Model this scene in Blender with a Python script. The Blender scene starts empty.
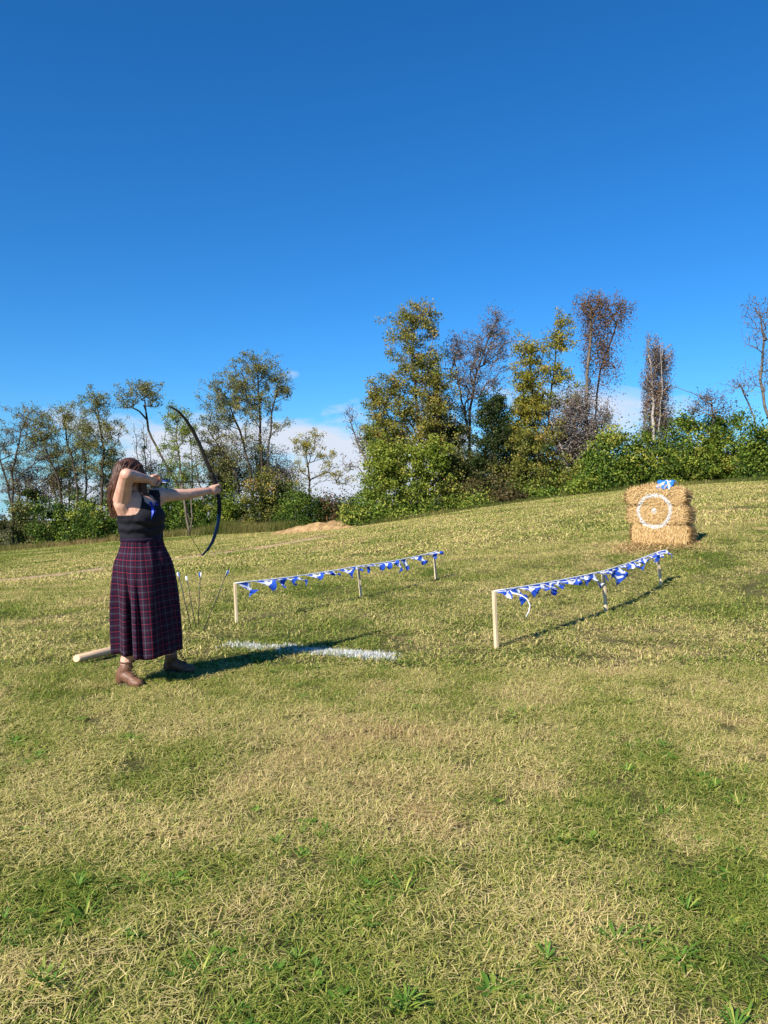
import bpy, bmesh, math, random
import numpy as np
from mathutils import Vector, Matrix

random.seed(7)
RNG = np.random.default_rng(7)
SC = bpy.context.scene
COL = SC.collection
R = math.radians

# ------------------------------------------------------------------ camera
F_PX, YH, CAM_Z = 775.0, 490.0, 1.45
PITCH = math.atan((512 - YH) / F_PX)
cam_d = bpy.data.cameras.new('camera')
cam_d.sensor_fit = 'VERTICAL'
cam_d.sensor_height = 24.0
cam_d.lens = F_PX / 1024 * 24.0
cam_d.clip_start = 0.05
cam_d.clip_end = 3000
cam = bpy.data.objects.new('camera', cam_d)
COL.objects.link(cam)
cam.location = (0, 0, CAM_Z)
cam.rotation_euler = (R(90) - PITCH, 0, 0)
SC.camera = cam

# ------------------------------------------------------------------ sun and sky
SUN_AZ = R(37)      # light travels towards +x, +y : the sun stands behind the camera on the left
SUN_EL = R(37)
to_sun = Vector((-math.sin(SUN_AZ) * math.cos(SUN_EL), -math.cos(SUN_AZ) * math.cos(SUN_EL), math.sin(SUN_EL)))
sun_d = bpy.data.lights.new('sun', 'SUN')
sun_d.energy = 5.0
sun_d.angle = R(0.53)
sun_d.color = (1.0, 0.93, 0.82)
sun = bpy.data.objects.new('sun', sun_d)
COL.objects.link(sun)
sun.rotation_euler = to_sun.to_track_quat('Z', 'Y').to_euler()
sun.location = (-20, -20, 30)

world = bpy.data.worlds.new('World')
SC.world = world
world.use_nodes = True
wt = world.node_tree
wt.nodes.clear()


def N(t, kind, **kw):
    n = t.nodes.new(kind)
    for k, v in kw.items():
        if hasattr(n, k):
            setattr(n, k, v)
        else:
            n.inputs[k.replace('_', ' ')].default_value = v
    return n


def L(t, a, b):
    t.links.new(a, b)


def math_node(t, op, a, b=None, c=None, clamp=False):
    n = t.nodes.new('ShaderNodeMath')
    n.operation = op
    n.use_clamp = clamp
    for i, v in enumerate((a, b, c)):
        if v is None:
            continue
        if isinstance(v, (int, float)):
            n.inputs[i].default_value = v
        else:
            t.links.new(v, n.inputs[i])
    return n.outputs[0]


def ramp(t, fac, stops, interp='LINEAR'):
    n = t.nodes.new('ShaderNodeValToRGB')
    n.color_ramp.interpolation = interp
    el = n.color_ramp.elements
    while len(el) < len(stops):
        el.new(0.5)
    for e, (p, c) in zip(el, stops):
        e.position = p
        e.color = (*c, 1) if len(c) == 3 else c
    if fac is not None:
        t.links.new(fac, n.inputs[0])
    return n.outputs[0]


sky = wt.nodes.new('ShaderNodeTexSky')
sky.sky_type = 'NISHITA'
sky.sun_disc = False
sky.sun_elevation = SUN_EL
sky.sun_rotation = math.pi + SUN_AZ
sky.altitude = 200
sky.air_density = 1.0
sky.dust_density = 0.25
sky.ozone_density = 3.0
tc = wt.nodes.new('ShaderNodeTexCoord')
sep = wt.nodes.new('ShaderNodeSeparateXYZ')
L(wt, tc.outputs['Generated'], sep.inputs[0])
cmb = wt.nodes.new('ShaderNodeCombineXYZ')
L(wt, sep.outputs[0], cmb.inputs[0])
L(wt, sep.outputs[1], cmb.inputs[1])
L(wt, math_node(wt, 'MAXIMUM', sep.outputs[2], .02), cmb.inputs[2])
L(wt, cmb.outputs[0], sky.inputs[0])
tint = wt.nodes.new('ShaderNodeMix')
tint.data_type = 'RGBA'
tint.blend_type = 'MULTIPLY'
tint.inputs[0].default_value = 1.0
tint.inputs[7].default_value = (0.52, 1.02, 1.22, 1)
L(wt, sky.outputs[0], tint.inputs[6])
mp = wt.nodes.new('ShaderNodeMapping')
mp.inputs['Scale'].default_value = (1, 1, 2.3)
mp.inputs['Location'].default_value = (8.36, 7.71, 8.92)
L(wt, tc.outputs['Generated'], mp.inputs[0])
nz = N(wt, 'ShaderNodeTexNoise')
nz.inputs['Scale'].default_value = 4.2
nz.inputs['Detail'].default_value = 7
nz.inputs['Roughness'].default_value = 0.58
nz.inputs['Distortion'].default_value = 0.35
L(wt, mp.outputs[0], nz.inputs['Vector'])
# thin clouds low over the horizon, all the way round
band = math_node(wt, 'MULTIPLY', math_node(wt, 'SUBTRACT', 0.175, sep.outputs[2]), 5.2, clamp=True)
cl = math_node(wt, 'ADD', nz.outputs[0], math_node(wt, 'MULTIPLY', band, 0.35))
cl = math_node(wt, 'MULTIPLY', math_node(wt, 'SUBTRACT', cl, 0.69), 8.0, clamp=True)
cl = math_node(wt, 'MULTIPLY', cl, math_node(wt, 'MULTIPLY', band, 4.0, clamp=True))
# one small separate puff of cloud above the left trees
pv = wt.nodes.new('ShaderNodeVectorMath')
pv.operation = 'SUBTRACT'
L(wt, tc.outputs['Generated'], pv.inputs[0])
_pd = Vector(((294 - 384) / F_PX, 1, (490 - 374) / F_PX)).normalized()
pv.inputs[1].default_value = _pd
ps = wt.nodes.new('ShaderNodeVectorMath')
ps.operation = 'MULTIPLY'
L(wt, pv.outputs[0], ps.inputs[0])
ps.inputs[1].default_value = (1, 1, 2.0)
pl_ = wt.nodes.new('ShaderNodeVectorMath')
pl_.operation = 'LENGTH'
L(wt, ps.outputs[0], pl_.inputs[0])
n3 = N(wt, 'ShaderNodeTexNoise')
n3.inputs['Scale'].default_value = 40
n3.inputs['Detail'].default_value = 5
L(wt, tc.outputs['Generated'], n3.inputs['Vector'])
puff = math_node(wt, 'SUBTRACT', 1.15, math_node(wt, 'MULTIPLY', pl_.outputs['Value'], 62))
puff = math_node(wt, 'MULTIPLY', math_node(wt, 'ADD', puff, math_node(wt, 'MULTIPLY', math_node(wt, 'SUBTRACT', n3.outputs[0], .62), 3.2)), .55, clamp=True)
cl = math_node(wt, 'MAXIMUM', cl, puff)
cmix = wt.nodes.new('ShaderNodeMix')
cmix.data_type = 'RGBA'
L(wt, math_node(wt, 'MULTIPLY', cl, 0.95), cmix.inputs[0])
hsv = wt.nodes.new('ShaderNodeHueSaturation')
hsv.inputs['Saturation'].default_value = 1.10
L(wt, tint.outputs[2], hsv.inputs['Color'])
gain = wt.nodes.new('ShaderNodeMix')
gain.data_type = 'RGBA'
gain.blend_type = 'MULTIPLY'
gain.inputs[0].default_value = 1.0
gain.inputs[7].default_value = (0.97, .88, 1.11, 1)
L(wt, hsv.outputs[0], gain.inputs[6])
L(wt, gain.outputs[2], cmix.inputs[6])
cmix.inputs[7].default_value = (6.6, 7.0, 8.0, 1)
bg = wt.nodes.new('ShaderNodeBackground')
bg.inputs[1].default_value = 0.066
L(wt, cmix.outputs[2], bg.inputs[0])
wo = wt.nodes.new('ShaderNodeOutputWorld')
L(wt, bg.outputs[0], wo.inputs[0])

SC.view_settings.view_transform = 'Standard'
SC.view_settings.look = 'None'
SC.view_settings.exposure = 0.8
SC.view_settings.gamma = 1.0
SC.view_settings.use_curve_mapping = False
SC.cycles.max_bounces = 6
SC.cycles.transparent_max_bounces = 8


# ------------------------------------------------------------------ helpers
def at(px, py, D):
    """world point on the sight line of a photo point, D metres in front (world y)."""
    u, v = (px - 384) / F_PX, -(py - 512) / F_PX
    cp, sp = math.cos(PITCH), math.sin(PITCH)
    d = np.array([u, cp + v * sp, -sp + v * cp])
    return np.array([0, 0, CAM_Z]) + d * (D / d[1])


def on_plane(px, py, p0, nrm):
    u, v = (px - 384) / F_PX, -(py - 512) / F_PX
    cp, sp = math.cos(PITCH), math.sin(PITCH)
    d = np.array([u, cp + v * sp, -sp + v * cp])
    o = np.array([0, 0, CAM_Z])
    return o + d * (np.dot(np.asarray(p0) - o, nrm) / np.dot(d, nrm))


def obj(name, me, mat=None, parent=None, loc=None):
    o = bpy.data.objects.new(name, me)
    COL.objects.link(o)
    if mat is not None and me is not None:
        for m in (mat if isinstance(mat, (list, tuple)) else [mat]):
            me.materials.append(m)
    if parent is not None:
        o.parent = parent
    if loc is not None:
        o.location = loc
    return o


def tag(o, label=None, cat=None, group=None, kind=None):
    if label:
        o['label'] = label
    if cat:
        o['category'] = cat
    if group:
        o['group'] = group
    if kind:
        o['kind'] = kind
    return o


def empty(name, loc, label, cat, group=None):
    o = bpy.data.objects.new(name, None)
    o.empty_display_size = 0.1
    COL.objects.link(o)
    o.location = loc
    return tag(o, label, cat, group)


def mesh_np(name, verts, faces, attrs=None, smooth=False):
    """verts (n,3); faces: list of (m,k) arrays; attrs: {name: per vertex floats}"""
    me = bpy.data.meshes.new(name)
    verts = np.asarray(verts, dtype=np.float32)
    fl = [np.asarray(f, dtype=np.int32) for f in faces if len(f)]
    nl = sum(f.size for f in fl)
    nf = sum(len(f) for f in fl)
    me.vertices.add(len(verts))
    me.vertices.foreach_set('co', verts.ravel())
    me.loops.add(nl)
    me.polygons.add(nf)
    me.loops.foreach_set('vertex_index', np.concatenate([f.ravel() for f in fl]))
    st, tot, k = [], [], 0
    for f in fl:
        st.append(k + np.arange(len(f)) * f.shape[1])
        tot.append(np.full(len(f), f.shape[1]))
        k += f.size
    me.polygons.foreach_set('loop_start', np.concatenate(st).astype(np.int32))
    me.polygons.foreach_set('loop_total', np.concatenate(tot).astype(np.int32))
    if smooth:
        me.polygons.foreach_set('use_smooth', np.ones(nf, dtype=bool))
    for k_, v in (attrs or {}).items():
        a = me.attributes.new(k_, 'FLOAT', 'POINT')
        a.data.foreach_set('value', np.asarray(v, dtype=np.float32))
    me.update()
    me.validate()
    return me


def hash2(ix, iy, seed):
    h = (ix.astype(np.int64) * 374761393 + iy.astype(np.int64) * 668265263 + seed * 69069) & 0x7fffffff
    h = ((h ^ (h >> 13)) * 1274126177) & 0x7fffffff
    return ((h ^ (h >> 16)) & 0xffff) / 65535.0


def vnoise(x, y, seed=0):
    x, y = np.asarray(x, float), np.asarray(y, float)
    ix, iy = np.floor(x), np.floor(y)
    fx, fy = x - ix, y - iy
    fx, fy = fx * fx * (3 - 2 * fx), fy * fy * (3 - 2 * fy)
    a, b = hash2(ix, iy, seed), hash2(ix + 1, iy, seed)
    c, d = hash2(ix, iy + 1, seed), hash2(ix + 1, iy + 1, seed)
    return (a * (1 - fx) + b * fx) * (1 - fy) + (c * (1 - fx) + d * fx) * fy


def fbm(x, y, seed=0, o=4):
    s, a, t = 0, 1.0, 0
    for i in range(o):
        s = s + a * vnoise(x * 2 ** i + 17.3 * i, y * 2 ** i - 9.1 * i, seed + i)
        t += a
        a *= 0.55
    return s / t


# ------------------------------------------------------------------ terrain
CTRL = np.array([
    (0, 0, 0), (0, 2.5, 0), (-3, 2, 0), (3, 2, 0.02), (-1.8, 5.5, .045), (-1.5, 6.1, .05), (1.03, 7, 0), (2.6, 9, .02),
    (3.97, 11, .10), (-1.63, 8.5, -.04), (-.3, 10.5, 0), (.79, 12.3, .02), (5.1, 14, .52), (7.5, 13, .55), (3.5, 16, .32),
    (-.72, 40, -.36), (-25.8, 52, -2.58), (17.8, 36, 1.91), (10.3, 37, 1.35), (4.7, 38, .57), (-10, 20, -.9), (-14, 44, -1.5),
    (-8, 6, -.25), (8, 5, .35), (14, 18, 1.35), (-30, 20, -2.2), (28, 20, 2.4), (0, -12, -.1), (-20, -10, -.8), (20, -10, 1.0),
], dtype=float)


def _tps(r2):
    return np.where(r2 > 1e-12, 0.5 * r2 * np.log(np.maximum(r2, 1e-12)), 0)


_P = CTRL[:, :2]
_K = _tps(((_P[:, None] - _P[None]) ** 2).sum(-1)) + np.eye(len(_P)) * 0.8
_Q = np.hstack([np.ones((len(_P), 1)), _P])
_A = np.block([[_K, _Q], [_Q.T, np.zeros((3, 3))]])
_W = np.linalg.solve(_A, np.concatenate([CTRL[:, 2], np.zeros(3)]))


def smooth01(t):
    t = np.clip(t, 0, 1)
    return t * t * (3 - 2 * t)


def ground(x, y):
    x, y = np.asarray(x, float), np.asarray(y, float)
    sh = x.shape
    p = np.stack([x.ravel(), y.ravel()], -1)
    h = np.zeros(len(p))
    for i in range(0, len(p), 20000):
        q = p[i:i + 20000]
        k = _tps(((q[:, None] - _P[None]) ** 2).sum(-1))
        h[i:i + 20000] = k @ _W[:-3] + _W[-3] + q @ _W[-2:]
    h = np.clip(h, -5, 4)
    r = np.hypot(p[:, 0], p[:, 1])
    f = smooth01((r - 48) / 330)
    h = h * (1 - f) + (-62.0) * f
    h = h + (fbm(p[:, 0] * .35, p[:, 1] * .35, 3, 2) - .5) * 0.07 * smooth01((r - 1) / 4)
    return h.reshape(sh)


def gz(x, y):
    return float(ground(np.array([x]), np.array([y]))[0])


def foot(px, D):
    """ground point under photo column px at distance D"""
    x = (px - 384) / F_PX * D
    return np.array([x, D, gz(x, D)])


def ground_hit(px, py):
    """where the sight line of a photo point meets the field"""
    lo = 1.5
    for d in np.arange(1.5, 70, .05):
        p = at(px, py, d)
        if p[2] < gz(p[0], p[1]):
            return np.array([p[0], p[1], gz(p[0], p[1])])
    return at(px, py, 60)


# bare earth track across the field and dry patches of turf
TRACK = np.array([ground_hit(*p)[:2] for p in ((-60, 584), (0, 581), (40, 577), (75, 573), (140, 563), (200, 556), (255, 549), (300, 541), (345, 532))])


def poly_dist(x, y, poly):
    d = np.full(np.shape(x), 1e9)
    for a, b in zip(poly[:-1], poly[1:]):
        ab = b - a
        t = np.clip(((x - a[0]) * ab[0] + (y - a[1]) * ab[1]) / (ab @ ab), 0, 1)
        d = np.minimum(d, np.hypot(x - a[0] - t * ab[0], y - a[1] - t * ab[1]))
    return d


def bare_mask(x, y):
    d = poly_dist(x, y, TRACK)
    w = 0.42 + 1.0 * fbm(x * .35, y * .35, 51, 3)
    m = smooth01((w - d) / 0.5) * smooth01(fbm(x * .55, y * .8, 57, 3) * 3.6 - .85)
    m = np.maximum(m, smooth01((.75 + .8 * fbm(x * .5, y * .5, 63, 3) - poly_dist(x, y, TRACK[:4])) / .3))
    q = ground_hit(118, 668)
    m2 = smooth01(1.25 - np.hypot((x - q[0] - .35) / .5, (y - q[1] - .2) / .35)) * smooth01(fbm(x * 5, y * 5, 61) * 4 - 1.7) * .6
    return np.maximum(m, m2)


DRY_SPOTS = [  # px, py, radius px in the photo's foreground scale, strength
    (260, 800, 130, .22), (330, 770, 120, .16), (500, 930, 70, .22), (470, 780, 90, .12), (640, 700, 110, .13), (740, 730, 80, .2),
    (60, 960, 70, .12), (420, 815, 60, .14), (330, 700, 80, .1), (560, 760, 60, .12), (20, 1000, 60, .15), (700, 640, 90, .12),
    (640, 790, 90, -.2), (380, 900, 70, -.2), (690, 900, 80, -.22), (240, 960, 80, -.12), (330, 640, 60, -.14), (80, 880, 90, -.12),
    (600, 840, 60, -.18), (540, 660, 70, -.12), (300, 660, 60, -.16), (120, 780, 60, -.12), (440, 700, 60, -.1), (740, 860, 60, -.2), (660, 1000, 80, -.1)]
_DS = []
for (a, b, r_, s_) in DRY_SPOTS:
    g = ground_hit(a, b)
    k = g[1] / F_PX
    _DS.append((g[0], g[1], r_ * k, r_ * k * min(2.2, 1.0 / max(.22, CAM_Z / g[1])) * .75, s_ if s_ > 0 else s_ * .6))


def dryness(x, y):
    d = .52 + (fbm(x * .55, y * .45, 11, 4) - .5) * .5 + (fbm(x * 2.6, y * 2.2, 23, 3) - .5) * .8
    d = d + (vnoise(x * 6, y * 6, 31) - .5) * .30 + (vnoise(x * 15, y * 15, 37) - .5) * .30
    for (cx, cy, rx, ry, s_) in _DS:
        d = d + s_ * np.exp(-(((x - cx) / rx) ** 2 + ((y - cy) / ry) ** 2))
    far = smooth01((np.hypot(x, y) - 9) / 16)
    d = d + far * .12
    left = smooth01((-x - 4) / 12) * smooth01((y - 26) / 10)
    d = d - left * .22
    return np.clip(d, 0, 1)


# ------------------------------------------------------------------ materials
def new_mat(name):
    m = bpy.data.materials.new(name)
    m.use_nodes = True
    t = m.node_tree
    t.nodes.clear()
    out = t.nodes.new('ShaderNodeOutputMaterial')
    return m, t, out


def attr(t, name, kind='GEOMETRY'):
    n = t.nodes.new('ShaderNodeAttribute')
    n.attribute_name = name
    n.attribute_type = kind
    return n.outputs['Fac']


def noise(t, scale, detail=4, rough=.55, coord='Object', dist=0.0):
    c = t.nodes.new('ShaderNodeTexCoord')
    n = t.nodes.new('ShaderNodeTexNoise')
    n.inputs['Scale'].default_value = scale
    n.inputs['Detail'].default_value = detail
    n.inputs['Roughness'].default_value = rough
    n.inputs['Distortion'].default_value = dist
    t.links.new(c.outputs[coord], n.inputs['Vector'])
    return n.outputs[0]


def principled(t, out, color=None, rough=.7, spec=.3):
    b = t.nodes.new('ShaderNodeBsdfPrincipled')
    b.inputs['Roughness'].default_value = rough
    b.inputs['Specular IOR Level'].default_value = spec
    if color is not None:
        if isinstance(color, tuple):
            b.inputs['Base Color'].default_value = (*color, 1)
        else:
            t.links.new(color, b.inputs['Base Color'])
    t.links.new(b.outputs[0], out.inputs[0])
    return b


def bump(t, b, h, strength=.4, dist=.01):
    n = t.nodes.new('ShaderNodeBump')
    n.inputs['Strength'].default_value = strength
    n.inputs['Distance'].default_value = dist
    t.links.new(h, n.inputs['Height'])
    t.links.new(n.outputs[0], b.inputs['Normal'])


def simple_mat(name, stops, scale=20, rough=.7, spec=.3, bstr=.3, bdist=.004, detail=5):
    m, t, out = new_mat(name)
    n = noise(t, scale, detail)
    b = principled(t, out, ramp(t, n, stops), rough, spec)
    bump(t, b, n, bstr, bdist)
    return m


def foliage_mat(name, stops, trans=.32):
    m, t, out = new_mat(name)
    c = ramp(t, attr(t, 'tint'), stops)
    d = t.nodes.new('ShaderNodeBsdfDiffuse')
    tr = t.nodes.new('ShaderNodeBsdfTranslucent')
    g = t.nodes.new('ShaderNodeBsdfGlossy')
    g.inputs['Roughness'].default_value = .6
    g.inputs['Color'].default_value = (.9, .9, .9, 1)
    L(t, c, d.inputs[0])
    L(t, c, tr.inputs[0])
    m1 = t.nodes.new('ShaderNodeMixShader')
    m1.inputs[0].default_value = trans
    L(t, d.outputs[0], m1.inputs[1])
    L(t, tr.outputs[0], m1.inputs[2])
    m2 = t.nodes.new('ShaderNodeMixShader')
    m2.inputs[0].default_value = .014
    L(t, m1.outputs[0], m2.inputs[1])
    L(t, g.outputs[0], m2.inputs[2])
    L(t, m2.outputs[0], out.inputs[0])
    return m


GRASS_STOPS = [(0, (.058, .115, .014)), (.2, (.145, .21, .026)), (.38, (.27, .29, .052)), (.56, (.44, .39, .118)), (.8, (.68, .545, .245)), (1, (.42, .285, .13))]


def grass_mat():
    m, t, out = new_mat('grass_blades')
    dry = attr(t, 'dry', 'INSTANCER')
    f = math_node(t, 'ADD', math_node(t, 'MULTIPLY', attr(t, 'tint'), .78), math_node(t, 'MULTIPLY', math_node(t, 'SUBTRACT', dry, .49), 1.0), clamp=True)
    c = ramp(t, f, GRASS_STOPS)
    d = t.nodes.new('ShaderNodeBsdfDiffuse')
    tr = t.nodes.new('ShaderNodeBsdfTranslucent')
    g = t.nodes.new('ShaderNodeBsdfGlossy')
    g.inputs['Roughness'].default_value = .6
    L(t, c, d.inputs[0])
    L(t, c, tr.inputs[0])
    m1 = t.nodes.new('ShaderNodeMixShader')
    m1.inputs[0].default_value = .14
    L(t, d.outputs[0], m1.inputs[1])
    L(t, tr.outputs[0], m1.inputs[2])
    m2 = t.nodes.new('ShaderNodeMixShader')
    m2.inputs[0].default_value = .012
    L(t, m1.outputs[0], m2.inputs[1])
    L(t, g.outputs[0], m2.inputs[2])
    L(t, m2.outputs[0], out.inputs[0])
    return m


def field_mat():
    m, t, out = new_mat('field_turf')
    n1 = noise(t, 9, 6, .65)
    n2 = noise(t, 55, 4, .7)
    n = math_node(t, 'ADD', math_node(t, 'MULTIPLY', n1, .5), math_node(t, 'MULTIPLY', n2, .5))
    f = math_node(t, 'ADD', math_node(t, 'MULTIPLY', attr(t, 'dry'), .55), math_node(t, 'MULTIPLY', math_node(t, 'SUBTRACT', n, .5), 1.1), clamp=True)
    f = math_node(t, 'ADD', f, .1)
    turf = ramp(t, f, [(0, (.03, .042, .010)), (.3, (.07, .068, .022)), (.55, (.13, .11, .045)), (.8, (.21, .16, .075)), (1, (.16, .115, .06))])
    soil = ramp(t, n, [(.3, (.27, .17, .09)), (.5, (.40, .28, .16)), (.7, (.50, .38, .23))])
    mx = t.nodes.new('ShaderNodeMix')
    mx.data_type = 'RGBA'
    L(t, attr(t, 'bare'), mx.inputs[0])
    L(t, turf, mx.inputs[6])
    L(t, soil, mx.inputs[7])
    b = principled(t, out, mx.outputs[2], .95, .1)
    bump(t, b, n, .9, .03)
    return m


def wood_mat(name, c0, c1, scale=14):
    m, t, out = new_mat(name)
    c = t.nodes.new('ShaderNodeTexCoord')
    mpn = t.nodes.new('ShaderNodeMapping')
    mpn.inputs['Scale'].default_value = (scale, scale, scale * .08)
    L(t, c.outputs['Object'], mpn.inputs[0])
    n = t.nodes.new('ShaderNodeTexNoise')
    n.inputs['Scale'].default_value = 4
    n.inputs['Detail'].default_value = 6
    L(t, mpn.outputs[0], n.inputs['Vector'])
    b = principled(t, out, ramp(t, n.outputs[0], [(.3, c0), (.7, c1)]), .75, .2)
    bump(t, b, n.outputs[0], .3, .003)
    return m


def plain_mat(name, color, rough=.6, spec=.3):
    m, t, out = new_mat(name)
    n = noise(t, 60, 3)
    c2 = tuple(min(1, v * 1.25) for v in color)
    principled(t, out, ramp(t, n, [(.35, tuple(v * .8 for v in color)), (.65, c2)]), rough, spec)
    return m


def saltire_mat(name, blue=(.03, .095, .52), cross=.125):
    """flag print: blue with a white diagonal cross (uses the pennant's own UV)"""
    m, t, out = new_mat(name)
    uv = t.nodes.new('ShaderNodeUVMap')
    sp = t.nodes.new('ShaderNodeSeparateXYZ')
    L(t, uv.outputs[0], sp.inputs[0])
    u, v = sp.outputs[0], sp.outputs[1]
    d1 = math_node(t, 'ABSOLUTE', math_node(t, 'SUBTRACT', u, v))
    d2 = math_node(t, 'ABSOLUTE', math_node(t, 'SUBTRACT', math_node(t, 'ADD', u, v), 1))
    d = math_node(t, 'MINIMUM', d1, d2)
    w = math_node(t, 'LESS_THAN', d, cross)
    mx = t.nodes.new('ShaderNodeMix')
    mx.data_type = 'RGBA'
    L(t, w, mx.inputs[0])
    mx.inputs[6].default_value = (*blue, 1)
    mx.inputs[7].default_value = (.78, .8, .84, 1)
    dd = t.nodes.new('ShaderNodeBsdfDiffuse')
    tr = t.nodes.new('ShaderNodeBsdfTranslucent')
    L(t, mx.outputs[2], dd.inputs[0])
    L(t, mx.outputs[2], tr.inputs[0])
    ms = t.nodes.new('ShaderNodeMixShader')
    ms.inputs[0].default_value = .25
    L(t, dd.outputs[0], ms.inputs[1])
    L(t, tr.outputs[0], ms.inputs[2])
    L(t, ms.outputs[0], out.inputs[0])
    return m


def tartan_mat():
    m, t, out = new_mat('tartan_wool')
    uv = t.nodes.new('ShaderNodeUVMap')
    sp = t.nodes.new('ShaderNodeSeparateXYZ')
    L(t, uv.outputs[0], sp.inputs[0])

    def sett(co):
        f = math_node(t, 'FRACT', math_node(t, 'DIVIDE', co, .088))
        return ramp(t, f, [(0, (.008, .008, .020)), (.16, (.046, .008, .022)), (.30, (.012, .011, .026)), (.36, (.068, .060, .078)),
                           (.46, (.012, .011, .026)), (.56, (.04, .008, .02)), (.70, (.008, .008, .022)), (.86, (.27, .022, .036)), (.92, (.008, .008, .020))], 'CONSTANT')
    a, b_ = sett(sp.outputs[0]), sett(sp.outputs[1])
    mx = t.nodes.new('ShaderNodeMix')
    mx.data_type = 'RGBA'
    mx.inputs[0].default_value = .5
    L(t, a, mx.inputs[6])
    L(t, b_, mx.inputs[7])
    b = principled(t, out, mx.outputs[2], .9, .1)
    bump(t, b, noise(t, 400, 2), .3, .001)
    return m


M = {}
M['grass'] = grass_mat()
M['field'] = field_mat()
M['bark'] = simple_mat('bark_grey', [(.3, (.075, .06, .045)), (.7, (.20, .165, .13))], 9, .9, .1, .6, .03)
M['bark_dark'] = simple_mat('bark_dark', [(.3, (.035, .028, .02)), (.7, (.09, .072, .055))], 9, .9, .1, .6, .03)
M['bark_pale'] = simple_mat('bark_pale', [(.3, (.20, .17, .145)), (.7, (.40, .35, .31))], 9, .9, .1, .6, .03)
M['leaf_olive'] = foliage_mat('leaves_olive', [(0, (.06, .075, .02)), (.4, (.18, .19, .055)), (.75, (.30, .27, .09)), (1, (.38, .29, .11))])
M['leaf_green'] = foliage_mat('leaves_green', [(0, (.022, .055, .007)), (.35, (.095, .165, .018)), (.7, (.22, .285, .036)), (1, (.38, .37, .07))])
M['leaf_lime'] = foliage_mat('leaves_lime', [(0, (.06, .11, .012)), (.4, (.17, .23, .024)), (.75, (.30, .32, .042)), (1, (.42, .38, .07))])
M['leaf_yellow'] = foliage_mat('leaves_yellow', [(0, (.10, .12, .018)), (.4, (.25, .235, .03)), (.75, (.40, .33, .05)), (1, (.46, .29, .07))])
M['leaf_rust'] = foliage_mat('leaves_rust', [(0, (.055, .04, .02)), (.4, (.12, .075, .035)), (.7, (.19, .10, .04)), (1, (.32, .15, .05))])
M['leaf_cedar'] = foliage_mat('leaves_cedar', [(0, (.012, .026, .006)), (.5, (.035, .055, .012)), (.8, (.07, .085, .02)), (1, (.12, .11, .03))], .12)
M['leaf_mixed'] = foliage_mat('leaves_mixed', [(0, (.06, .085, .018)), (.35, (.19, .20, .034)), (.65, (.33, .285, .055)), (.85, (.40, .255, .07)), (1, (.29, .15, .055))])
M['leaf_grey'] = foliage_mat('vines_grey', [(0, (.07, .055, .045)), (.5, (.16, .13, .11)), (.8, (.25, .20, .17)), (1, (.22, .12, .07))], .15)
M['leaf_vine'] = foliage_mat('vines_brown', [(0, (.06, .045, .03)), (.5, (.15, .105, .075)), (.8, (.23, .16, .11)), (1, (.26, .13, .07))], .15)
M['leaf_brown'] = foliage_mat('leaves_brown', [(0, (.06, .05, .02)), (.4, (.14, .12, .04)), (.8, (.26, .19, .08)), (1, (.30, .17, .08))])
M['straw_tall'] = foliage_mat('tall_grass_blades', [(0, (.09, .12, .02)), (.4, (.20, .19, .05)), (.75, (.36, .27, .11)), (1, (.42, .28, .14))])
M['weed'] = foliage_mat('weed_leaves', [(0, (.05, .13, .016)), (.5, (.12, .235, .028)), (.85, (.24, .33, .05)), (1, (.42, .42, .09))])
M['soil'] = simple_mat('bare_soil', [(.3, (.18, .11, .05)), (.55, (.33, .215, .10)), (.75, (.44, .31, .16))], 3, .95, .1, .8, .05)
M['stake'] = wood_mat('stake_wood', (.48, .36, .21), (.70, .57, .38))
M['plank'] = wood_mat('plank_wood', (.56, .37, .22), (.74, .54, .36))
M['cord'] = plain_mat('white_cord', (.72, .72, .74), .8)
M['flag'] = saltire_mat('saltire_print')
M['flag_light'] = saltire_mat('saltire_print_light', (.035, .20, .60), .07)
M['tartan'] = tartan_mat()
M['skin'] = simple_mat('skin', [(.3, (.50, .25, .175)), (.5, (.58, .33, .235)), (.7, (.64, .39, .285))], 11, .5, .35, .15, .002)
M['lip'] = plain_mat('lips', (.42, .13, .12), .45)
M['eye'] = plain_mat('eyes', (.08, .05, .04), .2)
M['hair'] = None
M['top'] = simple_mat('black_jersey', [(.3, (.008, .008, .012)), (.7, (.017, .017, .024))], 200, .8, .2, .2, .001)
M['band'] = plain_mat('skirt_waistband', (.022, .014, .030), .9, .1)
M['leather'] = simple_mat('brown_leather', [(.3, (.10, .045, .025)), (.7, (.21, .105, .06))], 34, .5, .4, .8, .004)
M['sole'] = plain_mat('boot_sole', (.035, .025, .02), .7)
M['lace'] = plain_mat('boot_lace', (.06, .035, .02), .8)
M['bow'] = plain_mat('bow_black', (.012, .013, .017), .28, .5)
M['bow_grip'] = plain_mat('bow_grip', (.01, .01, .01), .8)
M['string'] = plain_mat('bow_string', (.05, .05, .05), .6)
M['shaft'] = plain_mat('arrow_shaft', (.035, .033, .03), .4)
M['fletch_blue'] = plain_mat('fletching_blue', (.03, .13, .55), .6)
M['fletch_white'] = plain_mat('fletching_white', (.75, .76, .8), .6)
M['metal'] = plain_mat('steel_point', (.4, .4, .42), .3, .6)
M['ribbon'] = plain_mat('blue_ribbon', (.04, .08, .55), .5)
M['paint'] = foliage_mat('line_paint', [(0, (.50, .52, .48)), (1, (.74, .75, .75))], .2)


def hair_mat():
    m, t, out = new_mat('brown_hair')
    b = principled(t, out, ramp(t, attr(t, 'tint'), [(0, (.024, .011, .007)), (.5, (.078, .034, .020)), (1, (.20, .085, .045))]), .42, .4)
    return m


M['hair'] = hair_mat()

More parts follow.
